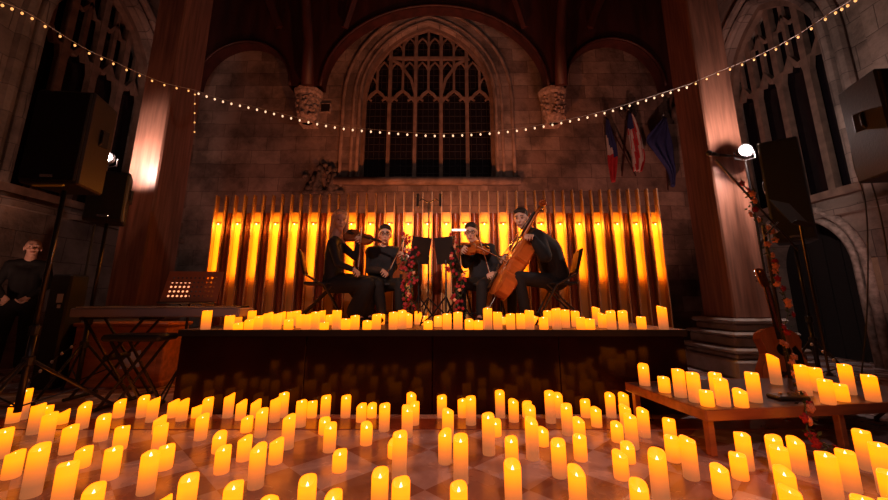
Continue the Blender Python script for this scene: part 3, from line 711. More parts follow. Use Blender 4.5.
# ------------------------------------------------------------------ loudspeakers
def rotz(a): return Matrix.Rotation(a, 4, 'Z')
def speaker(label, loc, rz, w_, d, h, pitch_=0, group='loudspeakers'):
    e = thing('loudspeaker', label, 'speaker', loc, rz, group)
    # trapezoid plan cabinet, grille on local -Y
    m = MB(); pl = [(-w_/2, -d/2), (w_/2, -d/2), (w_/2*.72, d/2), (-w_/2*.72, d/2)]
    m.prism(pl, 0, h, lambda u, v, t: V((u, v, t))); m.build('cabinet', 'speaker_side', e).modifiers.new('b', 'BEVEL').width = .015
    m = MB(); m.bbox((-w_/2+.015, -d/2-.022, .02), (w_/2-.015, -d/2+.004, h-.02), .01); m.build('grille', 'grille', e)
    m = MB(); m.bbox((-.05, -d/2-.028, .05), (.05, -d/2-.02, .075), .003); m.build('badge', 'chrome', e)
    for s in (-1, 1):
        mt = Matrix.Translation((s*w_*.432, 0, h*.58)) @ rotz(-s*math.atan2(w_*.14, d))
        m = MB()
        m.bbox((-.008, -.075, -.085), (.008, .075, .085), .006, 0, mt); g = m.build('handle_recess', 'ebony', e)
        m = MB(); m.tube([mt @ V((s*.006, -.012, .07)), mt @ V((s*.022, -.005, .05)), mt @ V((s*.022, -.005, -.05)), mt @ V((s*.006, -.012, -.07))], .010, 8); m.build('handle', 'black', g)
    return e
def tripod_stand(label, x, y, zt, spread=.5, hub=.62, rz=0, name='speaker_stand', r=.018, group='speaker stands'):
    e = thing(name, label, 'stand', (x, y, 0), rz, group)
    m = MB(); m.tube([(0,0,.1), (0,0,hub+.25)], r*1.35, 10); m.tube([(0,0,hub+.2), (0,0,zt)], r, 10); m.build('pole', 'metal_dark', e, smooth=True)
    m = MB(); m.lathe([(r*1.5, hub-.04), (r*2.2, hub-.03), (r*2.2, hub+.03), (r*1.5, hub+.04)], n=10); m.build('collar', 'black', e); m = MB(); m.lathe([(r*1.5, hub+.2), (r*2, hub+.21), (r*2, hub+.27), (r*1.2, hub+.28)], n=10); m.build('collar', 'black', e)
    for k in range(3):
        a = 2*PI*k/3+.3; d = V((math.cos(a), math.sin(a), 0))
        m = MB(); m.tube([d*r*1.5+V((0,0,hub)), d*spread+V((0,0,.02))], r*.7, 8); l = m.build('leg', 'metal_dark', e)
        m = MB(); m.ball(d*spread+V((0,0,.018)), .018, 8); m.build('rubber_foot', 'black', l)
        m = MB(); m.tube([V((0,0,.14)), d*spread*.55+V((0,0,.02+(hub-.02)*.45))], r*.4, 6); m.build('brace', 'metal_dark', e)
    return e
tripod_stand('black tripod stand at the far left under the large loudspeaker', -3.34, 3.22, 1.9, .62, .48, .55)
speaker('large black loudspeaker high on a tripod at the left', (-3.36, 3.25, 1.92), .12, .46, .38, .86)
tripod_stand('thin stand with the small speaker, behind the large left loudspeaker', -3.80, 4.2, 1.80, .4, .5, .2)
speaker('small black speaker just behind the large left loudspeaker', (-3.80, 4.2, 1.80), .45, .36, .30, .58)
tripod_stand('stand at the right edge carrying the large right loudspeaker', 3.95, 3.1, 1.95, .5, .5, .2)
speaker('large grey-black loudspeaker high at the right edge', (3.96, 3.1, 2.0), -.1, .54, .44, .9)
tripod_stand('thin stand of the black speaker beside the floodlight', 4.30, 4.62, 1.62, .4, .5, .5)
speaker('black speaker standing beside the bright floodlight', (4.30, 4.62, 1.64), -.66, .40, .36, 1.30)
for (px, py, Y, lab) in ((84, 189, 3.05, 'left'), ):
    b = MB(); b.bbox((-3.42, 3.02, 1.885), (-3.16, 3.04, 1.9), .003); tag(b.build('tape_strip', 'yellow_tape'), 'strip of yellow tape under the large left loudspeaker', 'tape')
# floodlights on stands
def flood(label, p, rz, power, grp='floodlights', aim=None):
    e = thing('floodlight', label, 'lamp', p, rz, grp)
    m = MB(); m.lathe([(.05, -.09), (.085, -.07), (.09, .0)], (0, .0, 0), 16, 0, Matrix.Rotation(PI/2, 3, 'X')); m.build('housing', 'black', e)
    m = MB(); m.ball((0, .0, 0), (.07, .035, .07), 18); m.build('lens', 'bulb_flood', e, smooth=True)
    m = MB(); m.tube([(-.12, .05, 0), (-.12, .05, -.1), (0, .05, -.13), (.12, .05, -.1), (.12, .05, 0)], .008, 6); m.tube([(0, .05, -.13), (0, .05, -p[2]+.05)], .013, 8); m.build('yoke_pole', 'metal_dark', e)
    m = MB(); m.lathe([(.16, -p[2]), (.16, -p[2]+.02), (.03, -p[2]+.05)], (0, .05, 0), 14); m.build('base', 'metal_dark', e)
    ld = bpy.data.lights.new('floodlight_glow', 'SPOT' if aim else 'POINT'); ld.energy = power; ld.color = (1, .78, .72); ld.shadow_soft_size = .05
    lo = bpy.data.objects.new('floodlight_glow', ld); C.objects.link(lo); lo.location = V(p)+V((0, -.10, 0))
    if aim: ld.spot_size = math.radians(112); ld.spot_blend = .3; lo.rotation_euler = V(aim).to_track_quat('-Z', 'Y').to_euler(); lo.location = V(p)+V((.1, -.02, 0))
    return e
pr = onY(746, 150, 4.85); flood('bright white floodlight on a pole before the right pier', pr, -.2, 105)
pl_ = onY(105, 157, 4.8); flood('floodlight hidden behind the large left loudspeaker', pl_, .2, 80, aim=(.12, .9, .26))
# ------------------------------------------------------------------ furniture builders
def folding_chair(label, x, y, rz, group='black folding chairs'):
    e = thing('folding_chair', label, 'chair', (x, y, SZ), rz, group)  # faces local +Y
    m = MB(); m.bbox((-.21, -.2, .425), (.21, .2, .455), .012); m.build('seat', 'black', e)
    m = MB(); m.bbox((-.20, -.012, 0), (.20, .012, .25), .01, 0, Matrix.Translation((0, -.205, .56)) @ Matrix.Rotation(.24, 4, 'X')); m.build('backrest', 'black', e)
    for s in (-1, 1):
        m = MB(); m.tube([(s*.225, .26, 0), (s*.225, .02, .42), (s*.225, -.2, .54), (s*.225, -.27, .80)], .012, 8); m.build('leg', 'metal_dark', e)
        m = MB(); m.tube([(s*.205, -.3, 0), (s*.205, .12, .43)], .012, 8); m.build('leg', 'metal_dark', e)
    m = MB(); m.tube([(-.225, -.27, .80), (0, -.28, .812), (.225, -.27, .80)], .012, 8); m.build('top_rail', 'metal_dark', e)
    m = MB(); m.tube([(-.205, -.2, .1), (.205, -.2, .1)], .008, 6); m.tube([(-.225, .19, .11), (.225, .19, .11)], .008, 6); m.build('stretcher', 'metal_dark', e)
    return e
def music_stand(label, x, y, z0, h, rz, tw=.46, th=.3, tiltdeg=20, m_='black', sheets=True):
    e = thing('music_stand', label, 'music stand', (x, y, z0), rz, 'music stands')  # reader is at local -Y
    m = MB(); m.tube([(0,0,.12), (0,0,h)], .011, 8); m.build('pole', 'metal_dark', e)
    T = Matrix.Translation((0, .01, h)) @ Matrix.Rotation(-math.radians(tiltdeg), 4, 'X')
    m = MB(); m.bbox((-tw/2, -.008, -.04), (tw/2, .0, th), .003, 0, T); m.build('tray', m_, e)
    m = MB(); m.bbox((-tw/2, -.06, -.045), (tw/2, .0, -.038), .002, 0, T); m.build('lip', m_, e)
    if sheets: m = MB(); m.bbox((-tw*.4, -.015, -.03), (tw*.4, -.009, th*.8), .001, 0, T); m.build('sheet_music', 'paper', e)
    for k in range(3):
        a = 2*PI*k/3+.5; d = V((math.cos(a), math.sin(a), 0)); m = MB(); m.tube([V((0,0,.3)), d*.15+V((0,0,.1)), d*.27+V((0,0,.01))], .009, 6); m.build('leg', 'metal_dark', e)
    return e
# ------------------------------------------------------------------ bowed instruments (local: length +Y, front +Z)
def frame(origin, along, front):
    y = V(along).normalized(); z = V(front); z = (z-y*z.dot(y)).normalized(); x = y.cross(z)
    return Matrix(((x.x, y.x, z.x, origin[0]), (x.y, y.y, z.y, origin[1]), (x.z, y.z, z.z, origin[2]), (0,0,0,1)))
def outline(L, W, n=11):
    prof = [(0, 0), (.005, .35), (.03, .62), (.09, .88), (.19, 1), (.29, .93), (.37, .74), (.385, .76), (.42, .62), (.5, .55), (.585, .62), (.62, .76), (.635, .72), (.7, .78), (.8, .79), (.9, .66), (.96, .46), (.99, .22), (1, .0)]
    R_ = [(W/2*w_, L*t) for t, w_ in prof]
    return R_+[(-x, y) for x, y in R_[-2:0:-1]]
def bowed(kind, label, mtx, s=1.0, L=.355, W=.21, D=.032, varn='varnish', group='bowed string instruments'):
    e = thing(kind, label, kind); e.matrix_world = mtx
    ol = outline(L, W); n = len(ol); cx_, cy_ = 0, L*.48
    def plate(z0, dz, flip):
        m = MB(); vs = []
        for k, (sc_, zz) in enumerate(((1.03, 0), (1.0, .0), (.88, .45), (.6, .85), (.25, 1))):
            for x, y in ol: vs.append(V((cx_+(x-cx_)*sc_, cy_+(y-cy_)*sc_, z0+dz*zz)))
        fs = [(i*n+k, i*n+(k+1)%n, (i+1)*n+(k+1)%n, (i+1)*n+k) for i in range(4) for k in range(n)]
        fs.append(tuple(range(4*n, 5*n)))
        if flip: fs = [f[::-1] for f in fs]
        return m.add(vs, fs)
    body = plate(D/2, D*.35, False); b2 = plate(-D/2, -D*.35, True); body.add(b2.v, b2.f)
    body.prism(ol, -D/2-.001*s, D/2+.001*s, lambda u, v, t: V((u, v, t))); bo = body.build('body', varn, e, smooth=False)
    u = L/.355
    m = MB(); m.prism([(-.0125*u, L*.68), (.0125*u, L*.68), (.0115*u, L*1.36), (-.0115*u, L*1.36)], D/2+.018*u, D/2+.024*u, lambda a, c, t: V((a, c, t))); m.build('fingerboard', 'ebony', e)
    m = MB(); m.tube([(0, L*.96, D/2), (0, L*1.0, D/2+.006*u), (0, L*1.37, D/2+.010*u), (0, L*1.5, D/2-.002*u)], [.016*u, .012*u, .010*u, .012*u], 8); m.build('neck', varn, e, smooth=True)
    m = MB(); sp = []
    for k in range(22):
        a = k/21*2*PI*1.5; rr = .018*u*(1-k/21*.75); sp.append((0, L*1.54+rr*math.sin(a), D/2-.004*u-rr*math.cos(a)+.012*u))
    m.tube(sp, [.009*u*(1-k/30) for k in range(22)], 8); m.tube([(-.016*u, L*1.54, D/2+.008*u), (.016*u, L*1.54, D/2+.008*u)], .006*u, 8); m.build('scroll', varn, e, smooth=True)
    for k in range(4):
        sgn = -1 if k % 2 else 1; y = L*(1.41+.028*k); m = MB(); m.tube([(-sgn*.008*u, y, D/2+.004*u), (sgn*.03*u, y, D/2+.004*u)], .003*u, 6); m.ball((sgn*.036*u, y, D/2+.004*u), (.008*u, .008*u, .004*u), 8); m.build('tuning_peg', 'ebony', e)
    m = MB(); bz = D/2+D*.33; m.prism([(-.021*u, bz), (-.016*u, bz), (-.01*u, bz+.012*u), (.01*u, bz+.012*u), (.016*u, bz), (.021*u, bz), (.019*u, bz+.024*u), (.0, bz+.032*u), (-.019*u, bz+.024*u)], L*.5, L*.5+.004*u, lambda a, c, t: V((a, t, c))); m.build('bridge', 'maple', e)
    m = MB(); m.prism([(-.008*u, L*.04), (.008*u, L*.04), (.018*u, L*.3), (-.018*u, L*.3)], bz+.006*u, bz+.013*u, lambda a, c, t: V((a, c, t))); m.build('tailpiece', 'ebony', e)
    for k in range(4):
        x = (-.0105+.007*k)*u; m = MB(); m.tube([(x, L*.28, bz+.012*u), (x*1.2, L*.505, bz+.031*u-abs(x)*.25), (x*.7, L*1.36, D/2+.026*u)], .0009*u, 4); m.build('string', 'chrome', e)
    for sx in (-1, 1):
        m = MB(); pts = [(sx*(.033+.012*math.sin(t*6.28-1.0)*.8)*u, L*(.4+.2*t), bz-.002*u+.0005) for t in [k/10 for k in range(11)]]
        m.tube(pts, [.0045*u]+[.0022*u]*9+[.0045*u], 6); m.build('f_hole', 'ebony', e)
    if kind == 'cello':
        m = MB(); m.tube([(0, -.0, 0), (0, -.3, 0)], [.007, .004], 8); m.build('endpin', 'chrome', e)
    else:
        m = MB(); m.ball((-.04*u, .03*u, bz+.006*u), (.032*u, .024*u, .008*u), 12); m.build('chin_rest', 'ebony', e)
    return e
def bow(label, a, c, bend=.012):
    a, c = V(a), V(c); e = thing('bow', label, 'bow', a, group='bows'); d = c-a
    sd = V((0, -1, 0)).cross(d).normalized()
    m = MB(); m.tube([d*(k/10)+sd*(.014-bend*math.sin(PI*k/10)) for k in range(11)], .0045, 6); m.build('stick', 'varnish_dark', e)
    m = MB(); m.tube([d*.06, d*.98], .003, 4); m.build('hair', 'hair_bow', e)
    m = MB(); m.tube([d*.05+sd*.014, d*.1+sd*.004], .009, 6); m.build('frog', 'ebony', e)
    return e
# ------------------------------------------------------------------ people
def person(label, J, hair='hair_dark', top='cloth_black', legs='cloth_black', skirt=False, glasses=False, female=False, bald=False, beard=False, sc_=1.0, group=None, bulk=0):
    e = thing('person', label, 'person', (J['pelvis'].x, J['pelvis'].y, J['z0']), group=group); O = e.location.copy()
    J = {k: (v-O if isinstance(v, Vector) else v) for k, v in J.items()}
    fd = J['face'] ; fd = V(fd).normalized(); up = V(J.get('up', (0,0,1))); upv = (up-fd*up.dot(fd)).normalized(); rt = fd.cross(upv).normalized()
    Hm = Matrix((rt, fd, upv)).transposed(); hc = J['head']
    hp = lambda x, y, z: hc+Hm @ (V((x, y, z))*sc_)
    s = sc_
    m = MB()
    R3 = Hm.to_4x4() if False else Hm
    m.ball(hp(0, -.008, .03), (.074*s, .092*s, .088*s), 20, 0, R3)     # cranium
    m.ball(hp(0, .03, -.03), (.054*s, .056*s, .07*s), 16, 0, R3)       # face
    m.ball(hp(0, .052, -.088), (.026*s, .022*s, .02*s), 12, 0, R3)     # chin
    m.cap(hp(0, .082, .008), hp(0, .103, -.022), .009*s, .014*s, 10)   # nose
    m.ball(hp(0, .084, -.056), (.024*s, .01*s, .009*s), 10, 0, R3)     # mouth
    for sx in (-1, 1):
        m.ball(hp(sx*.038, .062, -.02), (.02*s, .018*s, .02*s), 10, 0, R3)
        m.ball(hp(sx*.03, .078, .028), (.022*s, .01*s, .008*s), 10, 0, R3)
        m.ball(hp(sx*.077, -.005, -.005), (.009*s, .018*s, .03*s), 10, 0, R3)
    m.cap(hp(0, -.02, -.05), J['neck'], .05*s, .055*s)
    ch, pv = J['chest'], J['pelvis']
    side = (J['shR']-J['shL']).normalized()
    def torso(mb, inf, k=1.0):
        for sx, sh in ((-1, J['shL']), (1, J['shR'])):
            mb.cap(J['neck']-V((0,0,.03)), sh, .05+inf, .055*k+inf)
            mb.cap(sh, ch+side*sx*.06, .055*k+inf, .085*k+inf)
            mb.cap(ch+side*sx*.065, pv+side*sx*.06, .088*k+inf, .085*k+inf)
            mb.cap(ch+side*sx*.05, J['neck']-V((0,0,.05)), .08*k+inf, .045+inf)
        mb.cap(ch, pv, .1*k+inf, .1*k+inf)
    k = .92 if female else 1.05
    torso(m, -.012, k)
    for S in 'LR':
        m.cap(J['sh'+S], J['el'+S], .040*k, .034*k); m.cap(J['el'+S], J['ha'+S], .034*k, .023*k)
        hpz = J['hip'+S]; m.cap(hpz, J['kn'+S], .07, .052); m.cap(J['kn'+S], J['an'+S], .05, .034); m.cap(J['an'+S], J['toe'+S], .034, .026)
        # hand: palm, four unequal curled fingers and a thumb from the side of the palm
        w0 = J['ha'+S]; d = V(J.get('hd'+S, w0-J['el'+S])).normalized(); nrm = V(J.get('hn'+S, (0, -1, 0))); nrm = (nrm-d*nrm.dot(d)).normalized(); lat = d.cross(nrm)*(1 if S == 'R' else -1)
        pc = w0+d*.085
        for q in (-.5, -.17, .17, .5): m.cap(w0+lat*q*.04, pc+lat*q*.072, .014, .0125, 8)
        for q, ln in ((.5, .068), (.17, .078), (-.17, .072), (-.5, .056)):
            b0 = pc+lat*q*.076; c1 = b0+(d*.8+nrm*.6).normalized()*ln*.45; c2 = c1+(d*.25+nrm*.97).normalized()*ln*.32; c3 = c2+(-d*.35+nrm*.9).normalized()*ln*.26
            m.cap(b0, c1, .0092, .0088, 8); m.cap(c1, c2, .0088, .008, 8); m.cap(c2, c3, .008, .0068, 8)
        t0 = w0+d*.03+lat*.026; t1 = t0+(lat*.75+d*.6+nrm*.25).normalized()*.04; t2 = t1+(d*.7+nrm*.7-lat*.1).normalized()*.03
        m.cap(t0, t1, .0125, .0105, 8); m.cap(t1, t2, .0105, .0085, 8)
    fused(m, 'body', 'skin', .0065, e, 2)
    # clothes
    m = MB(); torso(m, .006+bulk, k)
    for S in 'LR':
        m.cap(J['sh'+S], J['el'+S], .056*k+bulk*.7, .047*k+bulk*.6); wr = J['el'+S].lerp(J['ha'+S], .95); m.cap(J['el'+S], wr, .046*k+bulk*.5, .034*k+bulk*.2)
    fused(m, 'jacket' if not female else 'blouse', top, .012, e, 3)
    m = MB()
    if skirt:
        for S in 'LR':
            m.cap(pv+V((0,0,-.0)), J['kn'+S], .12, .085); m.cap(J['hip'+S], J['kn'+S], .098, .085); m.cap(J['kn'+S], J['an'+S]+V((0,0,.05)), .085, .10)
        m.cap(pv, pv+V((0,0,.05)), .125, .12)
        kn = (J['knL']+J['knR'])/2; an = (J['anL']+J['anR'])/2
        m.cap(kn, an+V((0,0,.07)), .1, .11); m.cap(pv.lerp(kn, .5), an.lerp(kn, .4), .09, .08)
        m.cap(pv, kn, .12, .1)
        fused(m, 'skirt', legs, .013, e, 5)
    else:
        m.cap(pv+V((0,0,.03)), (J['hipL']+J['hipR'])/2, .115, .11)
        for S in 'LR':
            m.cap(pv, J['hip'+S], .1, .095); m.cap(J['hip'+S], J['kn'+S], .092, .068); m.cap(J['kn'+S], J['an'+S]+V((0,0,.03)), .066, .056)
        fused(m, 'trousers', legs, .012, e, 3)
    for S in 'LR':
        a, t = J['an'+S], J['toe'+S]; m = MB(); bk = (a-t); bk.z = 0; bk = bk.normalized() if bk.length else V((0,0,0))
        m.cap(a+bk*.03+V((0,0,-.035)), t, .038, .034); m.cap(a+V((0,0,.01)), a.lerp(t, .5)+V((0,0,-.01)), .04, .034); m.ball(t, (.045, .045, .028)); fused(m, 'shoe', 'shoe', .01, e, 2)
    # hair
    m = MB()
    if bald:
        for sx in (-1, 1): m.ball(hp(sx*.07, -.03, .0), (.014*s, .045*s, .035*s), 10, 0, R3)
        m.ball(hp(0, -.088, -.01), (.05*s, .02*s, .04*s), 10, 0, R3)
    else:
        m.ball(hp(0, -.024, .05), (.083*s, .094*s, .086*s), 18, 0, R3)
        m.ball(hp(0, -.05, .0), (.078*s, .062*s, .075*s), 14, 0, R3)
        m.cap(hp(-.045, .052, .088), hp(.045, .05, .090), .024*s, .022*s)
        if female:
            for sx in (-1, 1):
                m.cap(hp(sx*.07, -.0, .05), hp(sx*.078, -.02, -.12), .03, .032); m.cap(hp(sx*.076, -.025, -.1), hp(sx*.07, -.07, -.27), .032, .022)
            m.cap(hp(0, -.06, .03), hp(0, -.14, -.12), .085, .085); m.cap(hp(0, -.12, -.1), hp(.0, -.21, -.32), .082, .04); m.cap(hp(.04, -.09, -.05), hp(.04, -.13, -.3), .04, .02); m.cap(hp(-.04, -.09, -.05), hp(-.05, -.14, -.31), .04, .018)
    fused(m, 'hair', hair, .009, e, 2)
    if beard:
        m = MB(); m.ball(hp(0, .05, -.085), (.034*s, .03*s, .026*s), 12, 0, R3)
        for sx in (-1, 1): m.cap(hp(sx*.05, .03, -.045), hp(sx*.03, .06, -.08), .02, .018)
        fused(m, 'beard', hair, .008, e, 2)
    for sx in (-1, 1):
        m = MB(); m.ball(hp(sx*.029, .083, .012), .0075*s, 8); m.build('eye', 'eye', e)
        m = MB(); m.cap(hp(sx*.045, .084, .034), hp(sx*.016, .09, .037), .0035, .004, 6); m.build('eyebrow', hair if not bald else 'hair_grey', e)
    m = MB(); m.ball(hp(0, .094, -.057), (.02*s, .004*s, .006*s), 8, 0, R3); m.build('mouth', 'lips', e)
    if glasses:
        m = MB()
        for sx in (-1, 1):
            m.tube([hp(sx*.032+.024*math.cos(2*PI*k/14), .098, .012+.019*math.sin(2*PI*k/14)) for k in range(14)], .003, 6, closed=True)
            m.tube([hp(sx*.056, .096, .016), hp(sx*.08, -.01, .012)], .0025, 6)
        m.tube([hp(-.01, .1, .014), hp(.01, .1, .014)], .0025, 6); m.build('glasses', 'ebony', e)
    return e
def P(px, py, Y): return onY(px, py, Y)
# --- violinist at the left
Y1 = 4.42
hipz = SZ+.50
Jv = dict(z0=SZ, head=P(340, 221, Y1), face=V((.95, -.28, -.12)), neck=P(336, 237, Y1), chest=P(334, 254, Y1), pelvis=P(333, 282, Y1),
    shL=P(339, 243, Y1+.15), elL=P(355, 257, Y1+.10), haL=P(360, 241, Y1-.02), hdL=V((.2, -.1, 1)), hnL=V((-1, -.2, .3)),
    shR=P(332, 243, Y1-.15), elR=P(338, 264, Y1-.24), haR=P(355, 270, Y1-.20), hdR=V((1, .1, .05)), hnR=V((.1, .2, -1)),
    hipL=P(336, 284, Y1+.09), knL=P(374, 284, Y1+.06), anL=P(364, 318, Y1+.05), toeL=P(374, 322, Y1+.0),
    hipR=P(334, 285, Y1-.09), knR=P(368, 285, Y1-.16), anR=P(355, 320, Y1-.12), toeR=P(364, 324, Y1-.16))
for k in ('anL', 'anR'): Jv[k].z = SZ+.09
for k in ('toeL', 'toeR'): Jv[k].z = SZ+.045
person('woman with long blond hair in black, playing violin at the left', Jv, 'hair_blond', 'cloth_navy', 'cloth_black', True, female=True, sc_=1.08, group='string quartet')
va, vb = P(346, 234, Y1-.02), P(374, 242, Y1-.12)
bowed('violin', 'dark reddish violin under the chin of the woman', frame(va, vb-va, V((-.1, -.75, .8))), varn='varnish_dark')
bow('bow held low in the violinist woman\'s right hand', P(358, 272, Y1-.24), P(362, 226, Y1-.14))
# --- second violinist
Y2 = 4.72
Jm = dict(z0=SZ, head=P(385, 235, Y2), face=V((.12, -1, -.08)), neck=P(384, 248, Y2), chest=P(383, 259, Y2+.02), pelvis=P(381, 281, Y2+.05),
    shL=P(395, 252, Y2+.02), elL=P(404, 268, Y2-.06), haL=P(403, 256, Y2-.26), hdL=V((.2, -.4, .7)), hnL=V((-1, 0, .1)),
    shR=P(371, 252, Y2+.02), elR=P(370, 270, Y2-.04), haR=P(384, 271, Y2-.22), hdR=V((.9, -.3, 0)), hnR=V((0, -.2, -1)),
    hipL=P(389, 284, Y2+.02), knL=P(400, 284, Y2-.38), anL=P(400, 314, Y2-.36), toeL=P(402, 318, Y2-.5),
    hipR=P(377, 284, Y2+.02), knR=P(378, 285, Y2-.38), anR=P(382, 314, Y2-.33), toeR=P(380, 318, Y2-.48))
for k in ('anL', 'anR'): Jm[k].z = SZ+.09
for k in ('toeL', 'toeR'): Jm[k].z = SZ+.045
person('seated bespectacled man in dark shirt facing front, second from left', Jm, 'hair_dark', 'cloth_navy', 'cloth_black', glasses=True, group='string quartet', bulk=.012, sc_=1.05)
va = P(401, 283, Y2-.26); bowed('violin', 'violin held upright by the bespectacled man, mostly behind his music stand', frame(va, V((.12, -.1, 1)), V((-.2, -1, .1))), varn='varnish_dark')
bow("pale bow slanting up from the bespectacled man's hand", P(389, 272, Y2-.27), P(406, 236, Y2-.35))
# --- viola player
Y3 = 4.66
Ja = dict(z0=SZ, head=P(471, 233, Y3), face=V((-.55, -.8, -.35)), neck=P(477, 246, Y3+.02), chest=P(481, 259, Y3+.04), pelvis=P(484, 281, Y3+.06),
    shL=P(471, 250, Y3-.02), elL=P(466, 264, Y3-.16), haL=P(463, 250, Y3-.32), hdL=V((0, -.2, 1)), hnL=V((1, 0, .2)),
    shR=P(490, 249, Y3-.02), elR=P(497, 266, Y3-.14), haR=P(491, 273, Y3-.3), hdR=V((-.7, -.5, -.2)), hnR=V((-.3, -.2, -1)),
    hipL=P(478, 284, Y3+.0), knL=P(460, 284, Y3-.26), anL=P(462, 314, Y3-.26), toeL=P(458, 318, Y3-.4),
    hipR=P(488, 284, Y3+.0), knR=P(482, 285, Y3-.36), anR=P(481, 314, Y3-.36), toeR=P(478, 318, Y3-.5))
for k in ('anL', 'anR'): Ja[k].z = SZ+.09
for k in ('toeL', 'toeR'): Ja[k].z = SZ+.045
person('seated man with glasses looking down at a viola, second from right', Ja, 'hair_dark', 'cloth_navy', 'cloth_black', glasses=True, group='string quartet', bulk=.012, sc_=1.05)
va, vb = P(486, 247, Y3-.14), P(462, 249, Y3-.36)
bowed('viola', 'brown viola held under the chin of the man second from right', frame(va, vb-va, V((.1, -.8, .7))), L=.4, W=.24, D=.036, varn='varnish')
bow("dark bow in the viola player's right hand", P(491, 277, Y3-.34), P(479, 236, Y3-.26))
# --- cellist
Y4 = 4.36
Jc = dict(z0=SZ, head=P(521, 219, Y4-.02), face=V((-.86, -.42, -.42)), neck=P(532, 233, Y4), chest=P(548, 250, Y4+.02), pelvis=P(556, 277, Y4+.04),
    shL=P(538, 239, Y4-.18), elL=P(545, 256, Y4-.36), haL=P(531, 236, Y4-.32), hdL=V((-.5, .3, .6)), hnL=V((-.6, .4, -.3)),
    shR=P(537, 240, Y4+.19), elR=P(519, 256, Y4+.2), haR=P(504, 258, Y4+.03), hdR=V((-1, -.3, -.2)), hnR=V((0, -.3, -1)),
    hipL=P(552, 282, Y4-.08), knL=P(519, 277, Y4-.24), anL=P(526, 316, Y4-.22), toeL=P(518, 320, Y4-.24),
    hipR=P(552, 282, Y4+.1), knR=P(512, 278, Y4+.24), anR=P(512, 312, Y4+.24), toeR=P(502, 317, Y4+.24))
for k in ('anL', 'anR'): Jc[k].z = SZ+.09
for k in ('toeL', 'toeR'): Jc[k].z = SZ+.045
person('cellist in black with short dark hair, bent over a cello at the right', Jc, 'hair_dark', 'cloth_black', 'cloth_black', group='string quartet', sc_=1.04, bulk=.045)
ca, cb = P(496, 296, Y4-.12), P(549, 206, Y4-.2)
cL = (cb-ca).length/1.56
bowed('cello', 'orange-brown cello leaning against the seated player at the right', frame(ca, cb-ca, V((-.85, -.17, .5))), L=cL, W=cL*.54, D=cL*.17, varn='varnish')
bow('dark cello bow held across the strings behind the cello', P(508, 262, Y4+.0), P(477, 246, Y4-.34))
# chairs
folding_chair("black folding chair under the blond violinist", P(325, 288, Y1).x-.02, Y1, -PI/2+.25)
folding_chair("black folding chair mostly hidden under the bespectacled man facing front", P(381, 288, Y2).x, Y2-.07, PI)
folding_chair("black folding chair mostly hidden under the viola player", P(484, 288, Y3).x, Y3-.03, PI-.3)
folding_chair("black folding chair under the cellist", P(556, 288, Y4).x, Y4, PI/2-.15)
# music stands on stage
music_stand('black music stand before the bespectacled man, wound with red roses', P(411, 260, 4.28).x, 4.28, SZ, .60, PI+1.2, .34, .28, 24, sheets=False)
music_stand('black music stand just left of the centre microphone pole', P(419, 260, 4.15).x, 4.15, SZ, P(419, 260, 4.15).z-SZ, PI+.6, .24, .25, 14)
music_stand('black music stand just right of the centre microphone pole', P(446, 260, 4.15).x, 4.15, SZ, P(446, 260, 4.15).z-SZ, PI-.6, .24, .25, 14)
ms = music_stand('black music stand before the viola player, wound with red roses', P(457, 260, 4.2).x, 4.2, SZ, .58, PI-1.2, .3, .26, 24, sheets=False)
# clip lamp and microphones
p = P(459, 230, 4.15); b = MB(); b.bbox((p.x-.08, p.y-.012, p.z-.012), (p.x+.08, p.y+.012, p.z+.012), .006)
cl = b.build('clip_lamp', mat('clip_lamp_glow', (1, .9, .8), .4, emit=(1, .8, .65), es=1.3)); tag(cl, 'small lit white clip lamp on top of the right-hand music stand', 'lamp')
m = MB(); m.tube([(p.x, p.y, p.z), (p.x+.01, p.y+.03, p.z-.1), (p.x, 4.2, SZ+.62)], .006, 6); m.build('lamp_neck', 'metal_dark', cl)
e = thing('microphone_stand', 'tall thin centre microphone stand with a pair of spread microphones', 'microphone', (P(428, 320, 4.25).x, 4.25, SZ))
zt = P(428, 203, 4.25).z-SZ
m = MB(); m.tube([(0,0,.03), (0,0,zt)], .009, 8); m.build('pole', 'chrome', e)
m = MB(); m.tube([(-.14, 0, zt+.0), (-.08, 0, zt+.05), (0, 0, zt), (.08, 0, zt+.05), (.14, 0, zt)], .007, 6); m.build('cross_bar', 'metal_dark', e)
for s in (-1, 1):
    m = MB(); m.tube([(s*.13, 0, zt-.04), (s*.13, -.02, zt+.08)], .016, 8); m.ball((s*.13, -.022, zt+.09), .02, 8); m.build('microphone', 'metal_dark', e)
for k in range(3):
    a = 2*PI*k/3+.3; m = MB(); m.tube([(0,0,.28), (math.cos(a)*.3, math.sin(a)*.3, .01)], .009, 6); m.build('leg', 'metal_dark', e)
